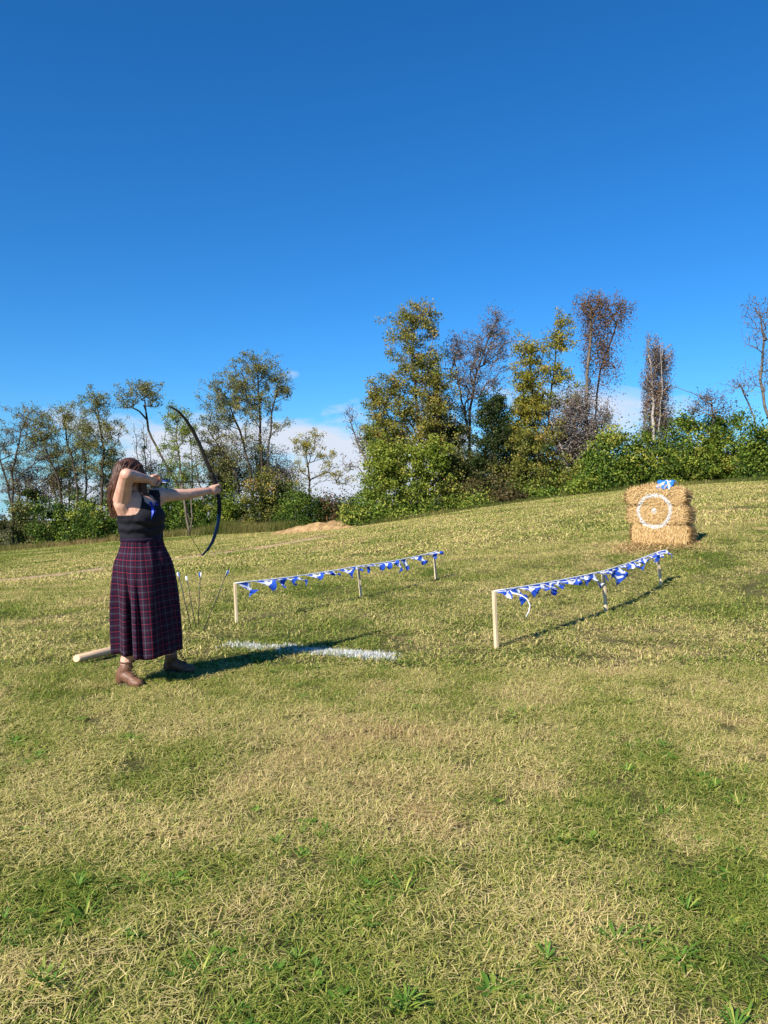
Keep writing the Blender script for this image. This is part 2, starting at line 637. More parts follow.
# ------------------------------------------------------------------ field: one sheet to the horizon
def axis(lim, fine, fine_lim):
    a = list(np.arange(0, fine_lim + 1e-6, fine))
    s = fine
    while a[-1] < lim:
        s *= 1.22
        a.append(a[-1] + s)
    return np.array(a)


xp = axis(1200, .4, 34)
xs = np.concatenate([-xp[::-1][:-1], xp])
yp = axis(1400, .4, 56)
yn = axis(300, .5, 8)
ys = np.concatenate([-yn[::-1][:-1], yp])
GX, GY = np.meshgrid(xs, ys)
GH = ground(GX, GY)
vv = np.stack([GX, GY, GH], -1).reshape(-1, 3)
nx, ny = len(xs), len(ys)
ii = (np.arange(ny - 1)[:, None] * nx + np.arange(nx - 1)[None]).ravel()
ff = np.stack([ii, ii + 1, ii + nx + 1, ii + nx], -1)
me = mesh_np('field', vv, [ff], {'dry': dryness(GX, GY).ravel(), 'bare': bare_mask(GX, GY).ravel()}, True)
tag(obj('field', me, M['field']), 'sloping mown field of patchy green and straw coloured grass', kind='structure')


# ------------------------------------------------------------------ grass
def clump_mesh(name, n, half, len_rng, wid_rng, seed, square=True, lay=(.25, 1.25), tint_bias=0, segs=2):
    r = np.random.default_rng(seed)
    px = r.uniform(-half, half, n)
    py = r.uniform(-half, half, n)
    if not square:
        rr = half * np.sqrt(r.uniform(0, 1, n))
        a_ = r.uniform(0, 2 * np.pi, n)
        px, py = rr * np.cos(a_), rr * np.sin(a_)
    az = r.uniform(0, 2 * np.pi, n)
    ln = r.uniform(*len_rng, n)
    wd = r.uniform(*wid_rng, n)
    tilt = r.uniform(*lay, n)                      # 0 upright, pi/2 flat
    bend = r.uniform(.1, 1.0, n)
    tnt = r.beta(1.5, 1.6, n) + tint_bias
    thatch = r.uniform(0, 1, n) < .34             # dead straws lying flat among the living blades
    tilt = np.where(thatch, r.uniform(1.15, 1.6, n), tilt)
    ln = np.where(thatch, ln * 1.05, ln)
    tnt = np.clip(np.where(thatch, tnt * .6 + .40, (tnt - .5) * 1.3 + .42), 0, 1)
    dx, dy = np.cos(az), np.sin(az)
    tw = r.uniform(-.8, .8, n)
    sx, sy = -np.sin(az + tw), np.cos(az + tw)
    pts = []
    cx, cy, cz = px, py, np.where(thatch, r.uniform(.002, .022, n), -.004)
    cur = tilt
    for k in range(segs + 1):
        pts.append((cx, cy, cz))
        step = ln / segs
        cx, cy, cz = cx + dx * np.sin(cur) * step, cy + dy * np.sin(cur) * step, cz + np.cos(cur) * step
        cz = np.maximum(cz, .002 + .004 * k)
        cur = np.minimum(cur + bend, 1.75)
    V, Fq, Ft = [], [], None
    wprof = [1.0, .85, .5][:segs]
    vs = []
    for k in range(segs):
        c = np.stack(pts[k], -1)
        o = np.stack([sx, sy, np.zeros(n)], -1) * (wd * .5 * wprof[k])[:, None]
        vs += [c - o, c + o]
    vs.append(np.stack(pts[segs], -1))
    per = len(vs)
    V = np.stack(vs, 1).reshape(-1, 3)
    base = np.arange(n) * per
    faces = []
    for k in range(segs - 1):
        faces.append(np.stack([base + 2 * k, base + 2 * k + 1, base + 2 * k + 3, base + 2 * k + 2], -1))
    k = segs - 1
    faces.append(np.stack([base + 2 * k, base + 2 * k + 1, base + per - 1], -1))
    return mesh_np(name, V, faces, {'tint': np.repeat(tnt, per)})


def gn_scatter(name, pts, rot, scl, idx, extra, sources, mat, label, kind='stuff'):
    """one object: a cloud of points on which a node group places the small meshes"""
    me = bpy.data.meshes.new(name)
    me.vertices.add(len(pts))
    me.vertices.foreach_set('co', np.asarray(pts, np.float32).ravel())
    for k_, v in extra.items():
        a = me.attributes.new(k_, 'FLOAT', 'POINT')
        a.data.foreach_set('value', np.asarray(v, np.float32))
    a = me.attributes.new('rot', 'FLOAT_VECTOR', 'POINT')
    a.data.foreach_set('vector', np.asarray(rot, np.float32).ravel())
    a = me.attributes.new('scl', 'FLOAT', 'POINT')
    a.data.foreach_set('value', np.asarray(scl, np.float32))
    a = me.attributes.new('pick', 'INT', 'POINT')
    a.data.foreach_set('value', np.asarray(idx, np.int32))
    o = obj(name, me)
    tag(o, label, kind=kind)
    g = bpy.data.node_groups.new(name + '_nodes', 'GeometryNodeTree')
    g.interface.new_socket('Geometry', in_out='INPUT', socket_type='NodeSocketGeometry')
    g.interface.new_socket('Geometry', in_out='OUTPUT', socket_type='NodeSocketGeometry')
    gi, go = g.nodes.new('NodeGroupInput'), g.nodes.new('NodeGroupOutput')
    jn = g.nodes.new('GeometryNodeJoinGeometry')
    for s in reversed(sources):
        so = bpy.data.objects.new(s.name, s)
        s.materials.append(mat)
        oi = g.nodes.new('GeometryNodeObjectInfo')
        oi.inputs['Object'].default_value = so
        oi.inputs['As Instance'].default_value = True
        g.links.new(oi.outputs['Geometry'], jn.inputs[0])
    ip = g.nodes.new('GeometryNodeInstanceOnPoints')
    ip.inputs['Pick Instance'].default_value = True
    g.links.new(gi.outputs[0], ip.inputs['Points'])
    g.links.new(jn.outputs[0], ip.inputs['Instance'])

    def named(nm, dt):
        n_ = g.nodes.new('GeometryNodeInputNamedAttribute')
        n_.data_type = dt
        n_.inputs['Name'].default_value = nm
        return n_.outputs['Attribute']
    g.links.new(named('pick', 'INT'), ip.inputs['Instance Index'])
    g.links.new(named('rot', 'FLOAT_VECTOR'), ip.inputs['Rotation'])
    g.links.new(named('scl', 'FLOAT'), ip.inputs['Scale'])
    g.links.new(ip.outputs[0], go.inputs[0])
    md = o.modifiers.new('scatter', 'NODES')
    md.node_group = g
    return o


def scatter_zone(y0, y1, step, xw, jit=.5):
    """jittered grid over the part of the field within sight between two distances"""
    P = []
    yy = y0
    while yy < y1:
        hw = xw(yy)
        xs_ = np.arange(-hw, hw, step)
        P.append(np.stack([xs_, np.full(len(xs_), yy)], -1))
        yy += step
    P = np.concatenate(P)
    return P + RNG.uniform(-jit, jit, P.shape) * step


def place(P):
    e = .15
    h = ground(P[:, 0], P[:, 1])
    hx = (ground(P[:, 0] + e, P[:, 1]) - ground(P[:, 0] - e, P[:, 1])) / (2 * e)
    hy = (ground(P[:, 0], P[:, 1] + e) - ground(P[:, 0], P[:, 1] - e)) / (2 * e)
    rz = RNG.uniform(0, 2 * np.pi, len(P))
    c, s = np.cos(rz), np.sin(rz)
    gx, gy = c * hx + s * hy, -s * hx + c * hy
    return np.column_stack([P, h]), np.column_stack([np.arctan(gy), -np.arctan(gx), rz])


near_src = [clump_mesh('grass_clump', 470, .12, (.018, .064), (.0016, .0034), 100 + i, lay=(.35, 1.6)) for i in range(6)]
mid_src = [clump_mesh('grass_clump', 420, .25, (.022, .068), (.0035, .007), 200 + i, lay=(.35, 1.5)) for i in range(5)]
far_src = [clump_mesh('grass_clump', 520, .62, (.04, .09), (.010, .02), 300 + i, lay=(.4, 1.4)) for i in range(5)]
zones = [(-1.2, 6.2, .135, lambda y: max(1.6, .62 * y + 1.2), 0, 6), (6.2, 17, .30, lambda y: .62 * y + 1.6, 6, 5), (17, 50, .72, lambda y: min(.66 * y + 2.5, 34), 11, 5)]
allP, allR, allS, allI, allD = [], [], [], [], []
for (y0, y1, st, xw, i0, ni) in zones:
    P = scatter_zone(y0, y1, st, xw)
    bm_ = bare_mask(P[:, 0], P[:, 1])
    P = P[RNG.uniform(0, 1, len(P)) > bm_ * 1.15]
    thin = np.clip(1.3 * fbm(P[:, 0] * 8, P[:, 1] * 8, 131, 2) + .4, .8, 1)
    P = P[RNG.uniform(0, 1, len(P)) < np.where(P[:, 1] < 12, thin, 1)]
    p3, rt = place(P)
    allP.append(p3)
    allR.append(rt)
    allS.append(RNG.uniform(.75, 1.35, len(P)))
    allI.append(RNG.integers(i0, i0 + ni, len(P)))
    allD.append(np.clip(dryness(P[:, 0], P[:, 1]) + RNG.normal(0, .05, len(P)), 0, 1))
gn_scatter('grass', np.concatenate(allP), np.concatenate(allR), np.concatenate(allS), np.concatenate(allI), {'dry': np.concatenate(allD)},
           near_src + mid_src + far_src, M['grass'], 'short mown grass, patchy green and dry straw blades')


def rosette_mesh(name, seed, nl, ln, wd, flat):
    r = np.random.default_rng(seed)
    V, Fq, T = [], [], []
    for i in range(nl):
        az = 2 * np.pi * i / nl + r.uniform(-.35, .35)
        le, w = ln * r.uniform(.6, 1.15), wd * r.uniform(.7, 1.2)
        up = r.uniform(*flat)
        d = np.array([math.cos(az), math.sin(az), 0])
        s = np.array([-math.sin(az), math.cos(az), 0])
        c = np.array([0, 0, .004])
        b0 = len(V)
        tn = r.uniform(.1, 1) ** 1.2
        for k, (f, wf) in enumerate(((0, .15), (.3, .8), (.65, 1.0), (.9, .5), (1.0, .05))):
            p = c + d * le * f * math.cos(up) + np.array([0, 0, 1]) * le * (f * math.sin(up) - f * f * .45 * math.sin(up) * 1.2 + .0)
            V += [p - s * w * wf * .5, p + np.array([0, 0, -.12 * w * wf]), p + s * w * wf * .5]
            T += [tn] * 3
            if k:
                a = b0 + 3 * (k - 1)
                Fq += [(a, a + 1, a + 4, a + 3), (a + 1, a + 2, a + 5, a + 4)]
    return mesh_np(name, np.array(V), [np.array(Fq)], {'tint': T})


weed_src = [rosette_mesh('weed_rosette', 1, 9, .085, .026, (.25, .8)), rosette_mesh('weed_rosette', 2, 7, .06, .030, (.3, .9)),
            rosette_mesh('weed_rosette', 3, 14, .12, .009, (.6, 1.25)), rosette_mesh('weed_rosette', 4, 11, .14, .008, (.5, 1.2)), rosette_mesh('weed_rosette', 5, 6, .045, .034, (.4, .9))]
P = []
for k in range(900):
    y = 1.2 + 6.2 * RNG.uniform() ** 1.4
    x = RNG.uniform(-1, 1) * (.56 * y + .5)
    if dryness(np.array([x]), np.array([y]))[0] < .30 + RNG.uniform() * .42 and RNG.uniform() < .75:
        P.append((x, y))
        for q in range(RNG.integers(0, 2)):
            P.append((x + RNG.normal(0, .07), y + RNG.normal(0, .07)))
for (wx, wy) in ((372, 928), (378, 905), (622, 948), (230, 975), (212, 967), (730, 925), (10, 925), (250, 1010), (130, 930), (545, 965), (690, 990), (300, 985), (668, 955), (395, 1010), (62, 930), (190, 760), (310, 845), (720, 845)):
    g = ground_hit(wx, wy)
    for q in range(4):
        P.append((g[0] + RNG.normal(0, .045), g[1] + RNG.normal(0, .05)))
P = np.array(P)
p3, rt = place(P)
gn_scatter('weeds', p3, rt, RNG.uniform(.35, .95, len(P)), RNG.integers(0, 5, len(P)), {}, weed_src, M['weed'], 'bright green broad leaved weeds and tufts in the foreground turf')

# white painted line: paint caught on the grass blades
la, lb = ground_hit(226, 646), ground_hit(402, 659)
lv = (lb - la)[:2]
ll = np.linalg.norm(lv)
lv = lv / ll
ln_ = np.array([-lv[1], lv[0]])
n_ = 19000
t_ = RNG.uniform(0, 1, n_)
o_ = RNG.normal(0, .065, n_)
fall = .08 + .92 * smooth01(fbm(t_ * ll * 5, o_ * 9, 71, 3) * 5 - 1.9)
core = smooth01((t_ - .24) / .1)
keep = (RNG.uniform(0, 1, n_) < fall * np.where(t_ < .27, .3, 1.0) * smooth01((1 - t_) / .06)) & (np.abs(o_) < .2)
t_, o_ = t_[keep], o_[keep]
X = la[0] + lv[0] * t_ * ll + ln_[0] * o_
Y = la[1] + lv[1] * t_ * ll + ln_[1] * o_
Z = ground(X, Y)
n_ = len(X)
az = RNG.uniform(0, 2 * np.pi, n_)
ln2 = RNG.uniform(.02, .05, n_)
ti = RNG.uniform(.5, 1.5, n_)
w2 = RNG.uniform(.003, .006, n_)
b0 = np.stack([X - np.sin(az) * w2, Y + np.cos(az) * w2, Z], -1)
b1 = np.stack([X + np.sin(az) * w2, Y - np.cos(az) * w2, Z], -1)
tp = np.stack([X + np.cos(az) * np.sin(ti) * ln2, Y + np.sin(az) * np.sin(ti) * ln2, Z + np.cos(ti) * ln2], -1)
V = np.stack([b0, b1, tp], 1).reshape(-1, 3)
me = mesh_np('painted_line', V, [np.arange(n_ * 3).reshape(-1, 3)], {'tint': np.repeat(RNG.uniform(0, 1, n_), 3)})
tag(obj('painted_line', me, M['paint']), 'short white line sprayed on the grass beside the archer', kind='structure')


# ------------------------------------------------------------------ trees and bushes
def tubes_mesh(name, segs, sides=5, bark_noise=0):
    """segs: array rows (p0, p1, r0, r1) -> prisms"""
    A = np.array([s[0] for s in segs])
    B = np.array([s[1] for s in segs])
    r0 = np.array([s[2] for s in segs])
    r1 = np.array([s[3] for s in segs])
    d = B - A
    d /= np.maximum(np.linalg.norm(d, axis=1, keepdims=True), 1e-9)
    ref = np.where(np.abs(d[:, 2:3]) > .9, np.array([[1., 0, 0]]), np.array([[0, 0, 1.]]))
    u = np.cross(d, ref)
    u /= np.linalg.norm(u, axis=1, keepdims=True)
    w = np.cross(d, u)
    rings = []
    for (P_, rr) in ((A, r0), (B, r1)):
        for k in range(sides):
            a = 2 * np.pi * k / sides
            rings.append(P_ + (u * math.cos(a) + w * math.sin(a)) * rr[:, None])
    V = np.stack(rings, 1)
    n = len(A)
    base = np.arange(n) * 2 * sides
    faces = []
    for k in range(sides):
        k2 = (k + 1) % sides
        faces.append(np.stack([base + k, base + k2, base + sides + k2, base + sides + k], -1))
    return mesh_np(name, V.reshape(-1, 3), [np.concatenate(faces)], smooth=True)


def leaves_mesh(name, C, size, tints, rng, droop=.0, aspect=.55):
    n = len(C)
    nrm = rng.normal(0, 1, (n, 3))
    nrm[:, 2] += .5
    nrm /= np.linalg.norm(nrm, axis=1, keepdims=True)
    a = rng.normal(0, 1, (n, 3))
    a[:, 2] -= droop
    a -= nrm * (a * nrm).sum(1, keepdims=True)
    a /= np.linalg.norm(a, axis=1, keepdims=True)
    b = np.cross(nrm, a)
    s = size * rng.uniform(.6, 1.3, n)[:, None]
    V = np.stack([C - a * s * .5, C + b * s * aspect * .5 + nrm * s * .08, C + a * s * .5, C - b * s * aspect * .5 + nrm * s * .08], 1)
    idx = np.arange(n)[:, None] * 4 + np.array([[0, 1, 2, 3]])
    return mesh_np(name, V.reshape(-1, 3), [idx], {'tint': np.repeat(tints, 4)})


def grow(trunks, attractors, rng, spread_penalty=1.6, wig=.12, droop=0.0):
    """skeleton: nodes joined from the trunk to every attractor; returns nodes, parents"""
    pos, par = [], []
    for tr in trunks:
        prev = -1
        tr = np.asarray(tr)
        for i in range(len(tr) - 1):
            nseg = max(2, int(np.linalg.norm(tr[i + 1] - tr[i]) / .55))
            for k in range(nseg + (1 if i == len(tr) - 2 else 0)):
                f = k / nseg
                p = tr[i] * (1 - f) + tr[i + 1] * f
                if i or k:
                    p = p + rng.normal(0, .035, 3)
                pos.append(p)
                par.append(prev)
                prev = len(pos) - 1
    P_ = np.zeros((len(pos) + len(attractors) * 6 + 8, 3))
    P_[:len(pos)] = pos
    n = len(pos)
    root = np.array(par)
    d0 = np.array([np.min(np.linalg.norm(P_[:n] - a, axis=1)) for a in attractors])
    base_z = P_[:n, 2].min()
    for j in np.argsort(d0):
        a = attractors[j]
        v = a - P_[:n]
        dist = np.linalg.norm(v, axis=1)
        rise = v[:, 2] / np.maximum(dist, 1e-6)
        cost = dist * (1 + spread_penalty * np.clip(.35 - rise, 0, 2)) + 3.0 * (P_[:n, 2] < base_z + .25 * (a[2] - base_z))
        i = int(np.argmin(cost))
        q = P_[i]
        m = max(1, min(5, int(dist[i] / .45)))
        prev = i
        for k in range(1, m + 1):
            f = k / m
            p = q * (1 - f) + a * f
            if k < m:
                p = p + rng.normal(0, wig * dist[i] * .25, 3) + np.array([0, 0, math.sin(math.pi * f) * .10 * dist[i]])
            P_[n] = p
            par.append(prev)
            prev = n
            n += 1
    return P_[:n], np.array(par)


def skeleton_segs(P_, par, tip=.012, pw=2.35, rmax=None):
    n = len(P_)
    acc = np.zeros(n)
    child = np.zeros(n, int)
    for i in range(n):
        if par[i] >= 0:
            child[par[i]] += 1
    r = np.zeros(n)
    for i in range(n - 1, -1, -1):
        r[i] = max(tip, acc[i] ** (1 / pw)) if child[i] else tip
        if par[i] >= 0:
            acc[par[i]] += r[i] ** pw
    if rmax:
        r = np.where(r > tip, tip + (r - tip) * min(1.0, (rmax - tip) / max(1e-6, r.max() - tip)), r)
    segs = []
    for i in range(n):
        if par[i] >= 0:
            p = par[i]
            r0 = min(r[p], r[i] * 1.35)
            segs.append((P_[p], P_[i], r0, r[i]))
    return segs, r


def blob_points(b, D, n, rng, depth):
    """random points inside an ellipsoid given by its place in the view at distance D"""
    px, py, rx, ry = b[:4]
    c = at(px, py, D)
    k = D / F_PX
    v = rng.normal(0, 1, (n, 3))
    v /= np.linalg.norm(v, axis=1, keepdims=True)
    v *= rng.uniform(0, 1, (n, 1)) ** (1 / 1.6) * np.where(rng.uniform(0, 1, (n, 1)) < .22, 1.42, 1.04)
    return c + v * np.array([rx * k, depth if depth else max(rx, ry) * k * .8, ry * k])


USED_LABELS = set()


def tree(name, label, D, trunks, blobs, leaf, bark='bark', natt=110, nleaf=4500, size=.15, cluster=.34, rmax=.16, tip=.012, seed=0,
         droop=0.0, group=None, cat='tree', depth=None, crown='crown', hang=0.0, tint_mean=.45):
    rng = np.random.default_rng(seed * 13 + 5)
    natt, nleaf, size, cluster, tip = int(natt * 3.0), int(nleaf * 3.0), size * .68, cluster * .75, tip * .85
    base_px = trunks[0][0][0]
    base = foot(base_px, D)
    base[2] -= .12
    tr3 = []
    for t_ in trunks:
        pts = [base + np.array([(t_[0][0] - base_px) * D / F_PX, rng.normal(0, .12), 0])]
        dd = 0
        for (qx, qy) in t_[1:]:
            dd += rng.normal(0, .35)
            pts.append(at(qx, qy, D + dd))
        tr3.append(pts)
    wsum = sum(b[2] * b[3] * (b[4] if len(b) > 4 else 1) for b in blobs)
    att, lw = [], []
    for b in blobs:
        w = b[2] * b[3] * (b[4] if len(b) > 4 else 1) / wsum
        n = max(4, int(natt * w))
        att.append(blob_points(b, D, n, rng, depth))
    att = np.concatenate(att)
    P_, par = grow(tr3, att, rng)
    segs, r = skeleton_segs(P_, par, tip, rmax=rmax)
    root = empty(name, base, label, cat, group)
    me = tubes_mesh('trunk', [(s[0] - base, s[1] - base, s[2], s[3]) for s in segs], 6)
    obj('trunk', me, M[bark], root)
    # leaf clusters round the twig ends and along the outer twigs
    outer = np.where(r < tip * 2.6)[0]
    src = P_[outer]
    w = rng.gamma(1.3, 1.0, len(src))
    pick = rng.choice(len(src), nleaf, p=w / w.sum())
    C = src[pick] + np.clip(rng.normal(0, 1, (nleaf, 3)), -1.7, 1.7) * cluster * .52 * np.array([1, 1, .8])
    if hang:
        C[:, 2] -= np.abs(rng.exponential(hang, nleaf))
    ct = rng.normal(0, .16, len(src))
    tints = np.clip(tint_mean + ct[pick] + rng.normal(0, .14, nleaf), 0, 1)
    me = leaves_mesh(crown, C - base, size, tints, rng, droop)
    obj(crown, me, M[leaf], root)
    return root


def bush(name, label, D, blobs, leaf, nleaf=3200, size=.16, seed=0, group=None, natt=40, bark='bark_dark', cluster=.30, tint_mean=.45):
    """dense shrub: several lumps of leaves on spreading stems"""
    rng = np.random.default_rng(seed * 7 + 3)
    nleaf, natt, size = int(nleaf * 2.5), int(natt * 1.2), size * .80
    D = D + rng.uniform(-.5, .7)
    if D > 43:
        tint_mean -= .08
    cx = blobs[0][0]
    base = foot(cx, D)
    base[2] -= .08
    k = D / F_PX
    att, shell = [], []
    tot = sum(b[2] * b[3] for b in blobs)
    for b in blobs:
        n = max(5, int(natt * b[2] * b[3] / tot))
        c = at(b[0], b[1], D)
        depth = min(1.6, max(b[2], b[3]) * k * .9)
        sub = blob_points((b[0], b[1], b[2] * .85, b[3] * .85), D, n, rng, depth * .8)
        sub[:, 1] += rng.uniform(-.8, .8)
        att.append(sub)
    att = np.concatenate(att)
    gzv = ground(att[:, 0], att[:, 1])
    low_ = att[rng.uniform(0, 1, len(att)) < .8].copy()
    gl_ = ground(low_[:, 0], low_[:, 1])
    low_[:, 2] = gl_ + .1 + rng.uniform(0, .6, len(low_)) * np.maximum(low_[:, 2] - gl_, .3)
    att = np.concatenate([att, low_])
    gzv = ground(att[:, 0], att[:, 1])
    att[:, 2] = np.maximum(att[:, 2], gzv + .15)
    t0 = [base, base + np.array([.1, 0, .35])]
    P_, par = grow([t0], att, rng, .8)
    segs, r = skeleton_segs(P_, par, .010, rmax=.06)
    root = empty(name, base, label, 'bush', group)
    obj('stems', tubes_mesh('stems', [(s[0] - base, s[1] - base, s[2], s[3]) for s in segs], 4), M[bark], root)
    # leaf sprays sit on small lumps so the outline stays uneven
    nl = len(att)
    w = rng.gamma(1.5, 1.0, nl)
    rad = rng.uniform(.2, .72, nl) * (cluster / .30)
    pick = rng.choice(nl, nleaf, p=w / w.sum())
    v = rng.normal(0, 1, (nleaf, 3))
    v /= np.linalg.norm(v, axis=1, keepdims=True)
    v *= (rng.uniform(.25, 1, (nleaf, 1)) ** .5)
    C = att[pick] + v * rad[pick][:, None] * np.array([1.15, 1.0, .85])
    # loose shoots poking out of the outline
    ns = nleaf // 7
    sp = rng.choice(nl, ns)
    dv = rng.normal(0, 1, (ns, 3)) * .5 + np.array([0, 0, .55])
    C[:ns] = att[sp] + dv * rng.uniform(.3, .9, (ns, 1)) * (cluster / .30)
    gl = ground(C[:, 0], C[:, 1])
    C[:, 2] = np.where(C[:, 2] < gl + .03, gl + rng.uniform(.03, .4, nleaf), C[:, 2])
    ct = rng.normal(0, .29, nl)
    tints = np.clip(tint_mean + ct[pick] + rng.normal(0, .14, nleaf), 0, 1)
    obj('foliage', leaves_mesh('foliage', C - base, size, tints, rng, .2, .62), M[leaf], root)
    return root


exec_order = []
G_L, G_C, G_R = 'trees along the left edge of the field', 'trees in the middle of the hedgerow', 'trees behind the right hedge'

# left grove, about 50 m off
tree('thin_tree', 'thin leaning tree at the far left edge of the photo, sparse yellowish crown', 53, [[(14, 0), (12, 470), (22, 430), (34, 405)], [(20, 0), (4, 470), (-8, 440)]],
     [(24, 425, 26, 22), (44, 442, 22, 26), (6, 450, 18, 22), (20, 480, 24, 14, .5), (-14, 440, 16, 24)], 'leaf_brown', 'bark_dark', 110, 3200, .15, .4, .13, .014, 1, group=G_L)
tree('thin_tree', 'slanting thin tree with dark forked trunk left of the archer, grey green crown', 51, [[(70, 0), (58, 480), (44, 445), (34, 425)], [(78, 0), (76, 480), (68, 440), (62, 408)]],
     [(66, 418, 20, 20), (46, 424, 20, 20), (80, 440, 16, 20), (60, 452, 22, 18, .6), (32, 440, 14, 22, .8)], 'leaf_olive', 'bark_dark', 130, 3000, .14, .38, .14, .014, 2, group=G_L)
tree('tall_tree', 'tall slim tree just left of the archer with a narrow olive crown', 50, [[(101, 0), (102, 480), (104, 450), (98, 410), (97, 394)]],
     [(97, 404, 17, 16), (107, 428, 16, 20), (88, 430, 14, 22), (112, 452, 14, 14), (92, 462, 16, 20, .5)], 'leaf_olive', 'bark_dark', 130, 3400, .14, .34, .14, .013, 3, group=G_L)
tree('leaning_tree', 'leaning tree behind the archer with bare slanted trunk and flat high crown', 48, [[(196, 0), (176, 482), (160, 455), (148, 430), (145, 400), (144, 388)]],
     [(143, 391, 22, 8), (128, 402, 12, 8), (154, 400, 9, 7), (143, 385, 14, 4), (118, 397, 6, 5, .6)], 'leaf_olive', 'bark_dark', 70, 1300, .14, .3, .15, .013, 4, group=G_L)
tree('dead_snag', 'pale dead upright stubs behind the archer, almost bare', 52, [[(140, 0), (139, 470), (135, 430)], [(146, 0), (146, 460), (142, 424)], [(151, 0), (151, 470), (150, 436)]],
     [(143, 450, 9, 26)], 'leaf_lime', 'bark', 26, 260, .13, .3, .10, .014, 5, group=G_L)
tree('young_tree', 'young light green tree behind the upper limb of the bow', 47, [[(190, 0), (182, 480), (176, 440), (178, 412)], [(192, 0), (192, 470), (190, 430)]],
     [(174, 418, 14, 18), (186, 432, 16, 20), (172, 452, 12, 22), (184, 474, 16, 16)], 'leaf_lime', 'bark', 90, 2600, .14, .34, .10, .012, 6, group=G_L)
tree('big_tree', 'biggest tree of the left grove with several stems and a wide rounded crown', 48, [[(262, 0), (262, 470), (260, 420), (258, 375), (257, 356)], [(268, 0), (268, 460), (272, 410), (282, 376)], [(254, 0), (250, 470), (240, 430), (224, 395)], [(246, 0), (236, 475), (222, 450), (208, 430)]],
     [(258, 366, 26, 15), (240, 385, 28, 18), (278, 383, 16, 16), (222, 402, 22, 20), (252, 405, 26, 18), (216, 428, 18, 18, .8), (240, 440, 22, 18, .5), (285, 390, 10, 8), (266, 430, 14, 20, .3), (228, 465, 20, 18, .6), (282, 426, 22, 8, .22)],
     'leaf_olive', 'bark_dark', 330, 9500, .14, .36, .20, .012, 7, group=G_L)
tree('small_tree', 'small sparse yellow leaved tree right of the biggest left tree', 45, [[(310, 0), (309, 480), (306, 455), (306, 432)]],
     [(306, 446, 16, 14), (324, 456, 14, 8), (330, 474, 20, 8), (302, 472, 12, 14, .6), (344, 480, 12, 6, .7), (316, 436, 8, 6)], 'leaf_yellow', 'bark_dark', 70, 1300, .14, .28, .09, .011, 8, group=G_L)
tree('bare_tree', 'leafless branches leaning left out of the central trees', 40, [[(396, 0), (384, 500), (366, 462), (354, 432), (346, 408)], [(398, 0), (378, 490), (358, 470), (344, 462)]],
     [(352, 420, 10, 16), (360, 440, 10, 16), (350, 464, 12, 10)], 'leaf_rust', 'bark', 60, 130, .12, .3, .08, .010, 9, group=G_C)

# central clump
tree('tall_tree', 'tallest central tree, brown tinged yellow green crown thinning to the top', 40, [[(426, 0), (424, 480), (418, 420), (412, 360), (416, 310)], [(432, 0), (434, 460), (436, 400), (430, 350)]],
     [(416, 320, 22, 20, .55), (402, 335, 18, 24, .45), (430, 328, 14, 22, .4), (418, 362, 26, 20, .9), (432, 384, 26, 22), (392, 390, 24, 18), (376, 400, 12, 14), (410, 412, 36, 22), (440, 410, 16, 20), (420, 440, 34, 20, .8), (382, 440, 16, 20, .8)],
     'leaf_mixed', 'bark_dark', 330, 12500, .16, .40, .2, .011, 10, group=G_C)
tree('leafy_tree', 'low yellow green leafy tree at the left end of the central trees', 38.6, [[(404, 0), (404, 490), (402, 460), (406, 440)]],
     [(396, 458, 28, 20), (420, 474, 26, 20), (386, 482, 22, 18), (378, 462, 14, 18), (410, 496, 34, 16), (432, 455, 16, 18)], 'leaf_lime', 'bark_dark', 170, 5200, .2, .42, .12, .012, 11, group=G_C)
tree('thin_tree', 'tall almost bare tree with purple grey twigs right of the tallest central tree', 41, [[(468, 0), (468, 470), (470, 410), (476, 370), (492, 330), (500, 312)], [(470, 0), (470, 440), (458, 380), (452, 345)]],
     [(496, 325, 14, 18), (478, 350, 24, 22), (455, 355, 12, 24), (500, 352, 14, 22, .8), (470, 384, 22, 20), (492, 384, 16, 16, .7), (466, 416, 12, 20, .5)], 'leaf_grey', 'bark', 280, 3400, .13, .36, .15, .010, 12, group=G_C)
tree('cedar', 'dark green cedar between the tall central trees', 39.5, [[(492, 0), (494, 470), (494, 420), (494, 386)]],
     [(494, 400, 12, 14), (490, 420, 20, 16), (498, 442, 28, 18), (486, 464, 34, 18), (504, 484, 36, 16)], 'leaf_cedar', 'bark_dark', 190, 9500, .16, .36, .13, .012, 13, group=G_C)
tree('yellow_tree', 'yellow crowned tree with a narrow upper spire right of the cedar', 40, [[(546, 0), (548, 480), (548, 420), (556, 360), (560, 312)], [(544, 0), (540, 460), (532, 400), (530, 350)]],
     [(560, 325, 12, 16, .7), (556, 345, 20, 14, .8), (532, 352, 20, 16), (528, 378, 22, 20), (560, 374, 18, 16, .6), (572, 400, 16, 18, .5), (540, 402, 24, 20, .9), (526, 414, 20, 18), (550, 432, 28, 18, .8), (520, 436, 18, 16, .7)],
     'leaf_yellow', 'bark_dark', 220, 8200, .16, .38, .14, .011, 14, group=G_C, tint_mean=.4)
tree('leafy_tree', 'rounded green and yellow tree low in front of the yellow crowned tree', 38.6, [[(540, 0), (540, 480), (538, 460)]],
     [(536, 446, 26, 16), (520, 470, 26, 16), (556, 474, 28, 20), (540, 490, 36, 14)], 'leaf_mixed', 'bark_dark', 130, 6200, .18, .4, .1, .012, 15, group=G_C, tint_mean=.3)
